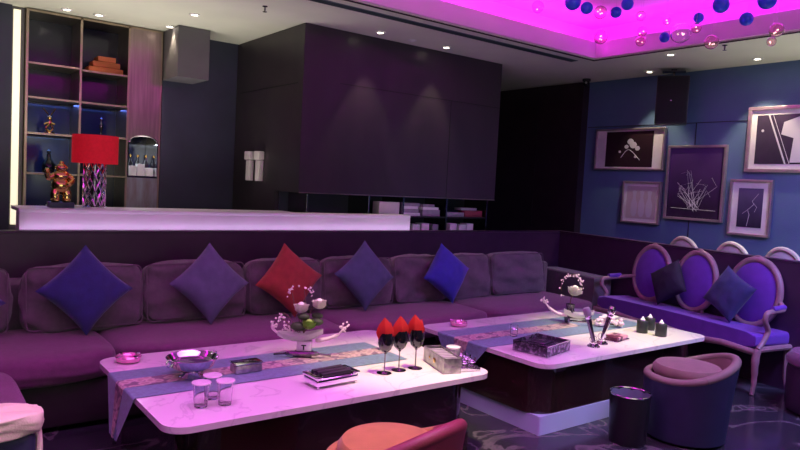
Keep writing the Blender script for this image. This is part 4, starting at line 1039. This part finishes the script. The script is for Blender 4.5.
# ================================================================= TUB CHAIRS
def tub_chair(loc, rz, label, m_out, m_in, m_rim, m_pad, m_brim, rise=.15):
    t = thing('tub_chair', label, 'chair', loc, rz, 'round tub chairs in front of the tables')
    n = 64
    def hgt(a):      # highest at the back (-y)
        c = .5+.5*math.cos(a); return .405+rise*(c**2.2)
    def surf(r0, r1, inner):
        tt = bmesh.new(); rows = []
        zb = .30 if inner else .02
        for i in range(13):
            v = i/12; row = []
            for k in range(n):
                a = 2*PI*k/n; H_ = hgt(a); z = zb+(H_-zb)*v
                r = r0+(r1-r0)*(z/.58)**.8
                back = .5+.5*math.cos(a)
                r += .03*back*(z/.58)**2
                row.append(tt.verts.new((r*math.sin(a), -r*math.cos(a)*1.0, z)))
            rows.append(row)
        for q0, q1 in zip(rows, rows[1:]):
            for k in range(n): tt.faces.new((q0[k], q0[(k+1) % n], q1[(k+1) % n], q1[k]))
        return tt, rows
    b = new(); tt, rows = surf(.240, .268, False); tt.faces.new(rows[0][::-1]); merge(b, tt); 
    o = obj('shell', b, m_out, t, angle=70)
    b = new(); tt, rows = surf(.195, .218, True); merge(b, tt); obj('inner_lining', b, m_in, t, angle=70)
    b = new(); pts = []
    for k in range(n):
        a = 2*PI*k/n; z = hgt(a); back = .5+.5*math.cos(a)
        r = .2175+.0255*(z/.58)**.8+.03*back*(z/.58)**2
        pts.append((r*math.sin(a), -r*math.cos(a), z))
    q = n//4-2
    tube(b, pts[-q:]+pts[:q+1], [.0275]*(2*q+1), 12); obj('back_rim', b, m_brim, t)
    b = new(); tube(b, pts[q:n-q+1], .0272, 12); obj('front_rim', b, m_rim, t)
    b = new(); lathe(b, [(0, .31), (.17, .31), (.190, .33), (.192, .41), (.206, .435), (.208, .465), (.190, .49), (.10, .505), (0, .508)], 40, cap=False); b.transform(tr(0, .004, 0)); obj('seat_pad', b, m_pad, t)
    b = new(); lathe(b, [(.215, .002), (.222, .018), (0, .019)], 32); obj('foot_ring', b, m_black, t)
    if m_pad is m_tan: t.scale = (1, 1, .94)
    return t
tub_chair((4.01, 2.21, 0), math.radians(42), 'navy tub chair with taupe seat in front of the right table', m_navyshell, m_tan, m_tanrim, m_tan, m_tanrim)
tub_chair((1.575, 2.07, 0), math.radians(14), 'orange and burgundy tub chair in front of the left table', m_burg, m_orange, m_orange, m_orange, m_burg, .20)

# dark stool at right edge
t = thing('pouf', 'dark plum round pouf in the shade at the right edge of the photo', 'pouf', (5.38, 1.90, 0))
b = new(); lathe(b, [(.26, .02), (.27, .04), (.275, .30), (.27, .34), (0, .34)], 40); obj('body', b, m_part, t)
b = new(); lathe(b, [(.262, .342), (.282, .36), (.282, .40), (.25, .44), (.12, .452), (0, .455)], 40); obj('top_cushion', b, m_seat, t)

# bin
t = thing('waste_bin', 'round black waste bin with a shiny rim by the navy tub chair', 'bin', (3.60, 2.34, 0))
b = new(); lathe(b, [(0, .003), (.105, .003), (.108, .01), (.122, .298), (.117, .298), (.103, .014), (0, .012)], 40, cap=False); obj('body', b, m_blackmetal, t)
b = new(); tube(b, [(.1205*math.cos(2*PI*k/40), .1205*math.sin(2*PI*k/40), .302) for k in range(40)], .005, 8, closed=True); obj('rim', b, m_chrome, t)
b = new(); lathe(b, [(.112, .20), (.116, .285), (.118, .30), (.115, .29), (.108, .2)], 36, cap=False)
for v in b.verts: v.co.z += .006*math.sin(math.atan2(v.co.y, v.co.x)*9)
obj('liner', b, mat('bin_liner', (.12, .13, .2), .3), t)

# cream-topped chair in the left foreground
t = thing('box_armchair', 'navy box armchair with a cream padded top rail at the lower left edge', 'chair', (.10, 2.73, 0))
b = new(); box(b, -.33, .325, -.02, .13, .06, .52, .03, 4); box(b, -.33, .325, -.50, -.02, .06, .30, .03, 3); obj('body', b, m_navyshell, t)
b = new(); cushion(b, .69, .21, .095, p=6, puff=.06, n=10, wob=.003); b.transform(tr(0, .055, .505)); obj('top_rail', b, m_cream, t)
b = new(); tube(b, spline([(.334, .10, .53), (.338, .04, .50), (.336, .0, .40), (.33, -.02, .1)]), .012, 8); obj('piping', b, m_cream, t)
b = new(); cushion(b, .56, .44, .12, p=6, puff=.06, n=10, wob=.003); b.transform(tr(0, -.27, .30)); obj('seat', b, m_navyshell, t)
for sx in (-1, 1):
    for yy in (-.45, .09):
        b = new(); lathe(b, [(.014, .001), (.02, .06)], 12, center=(sx*.27, yy, 0)); obj('leg', b, m_black, t)
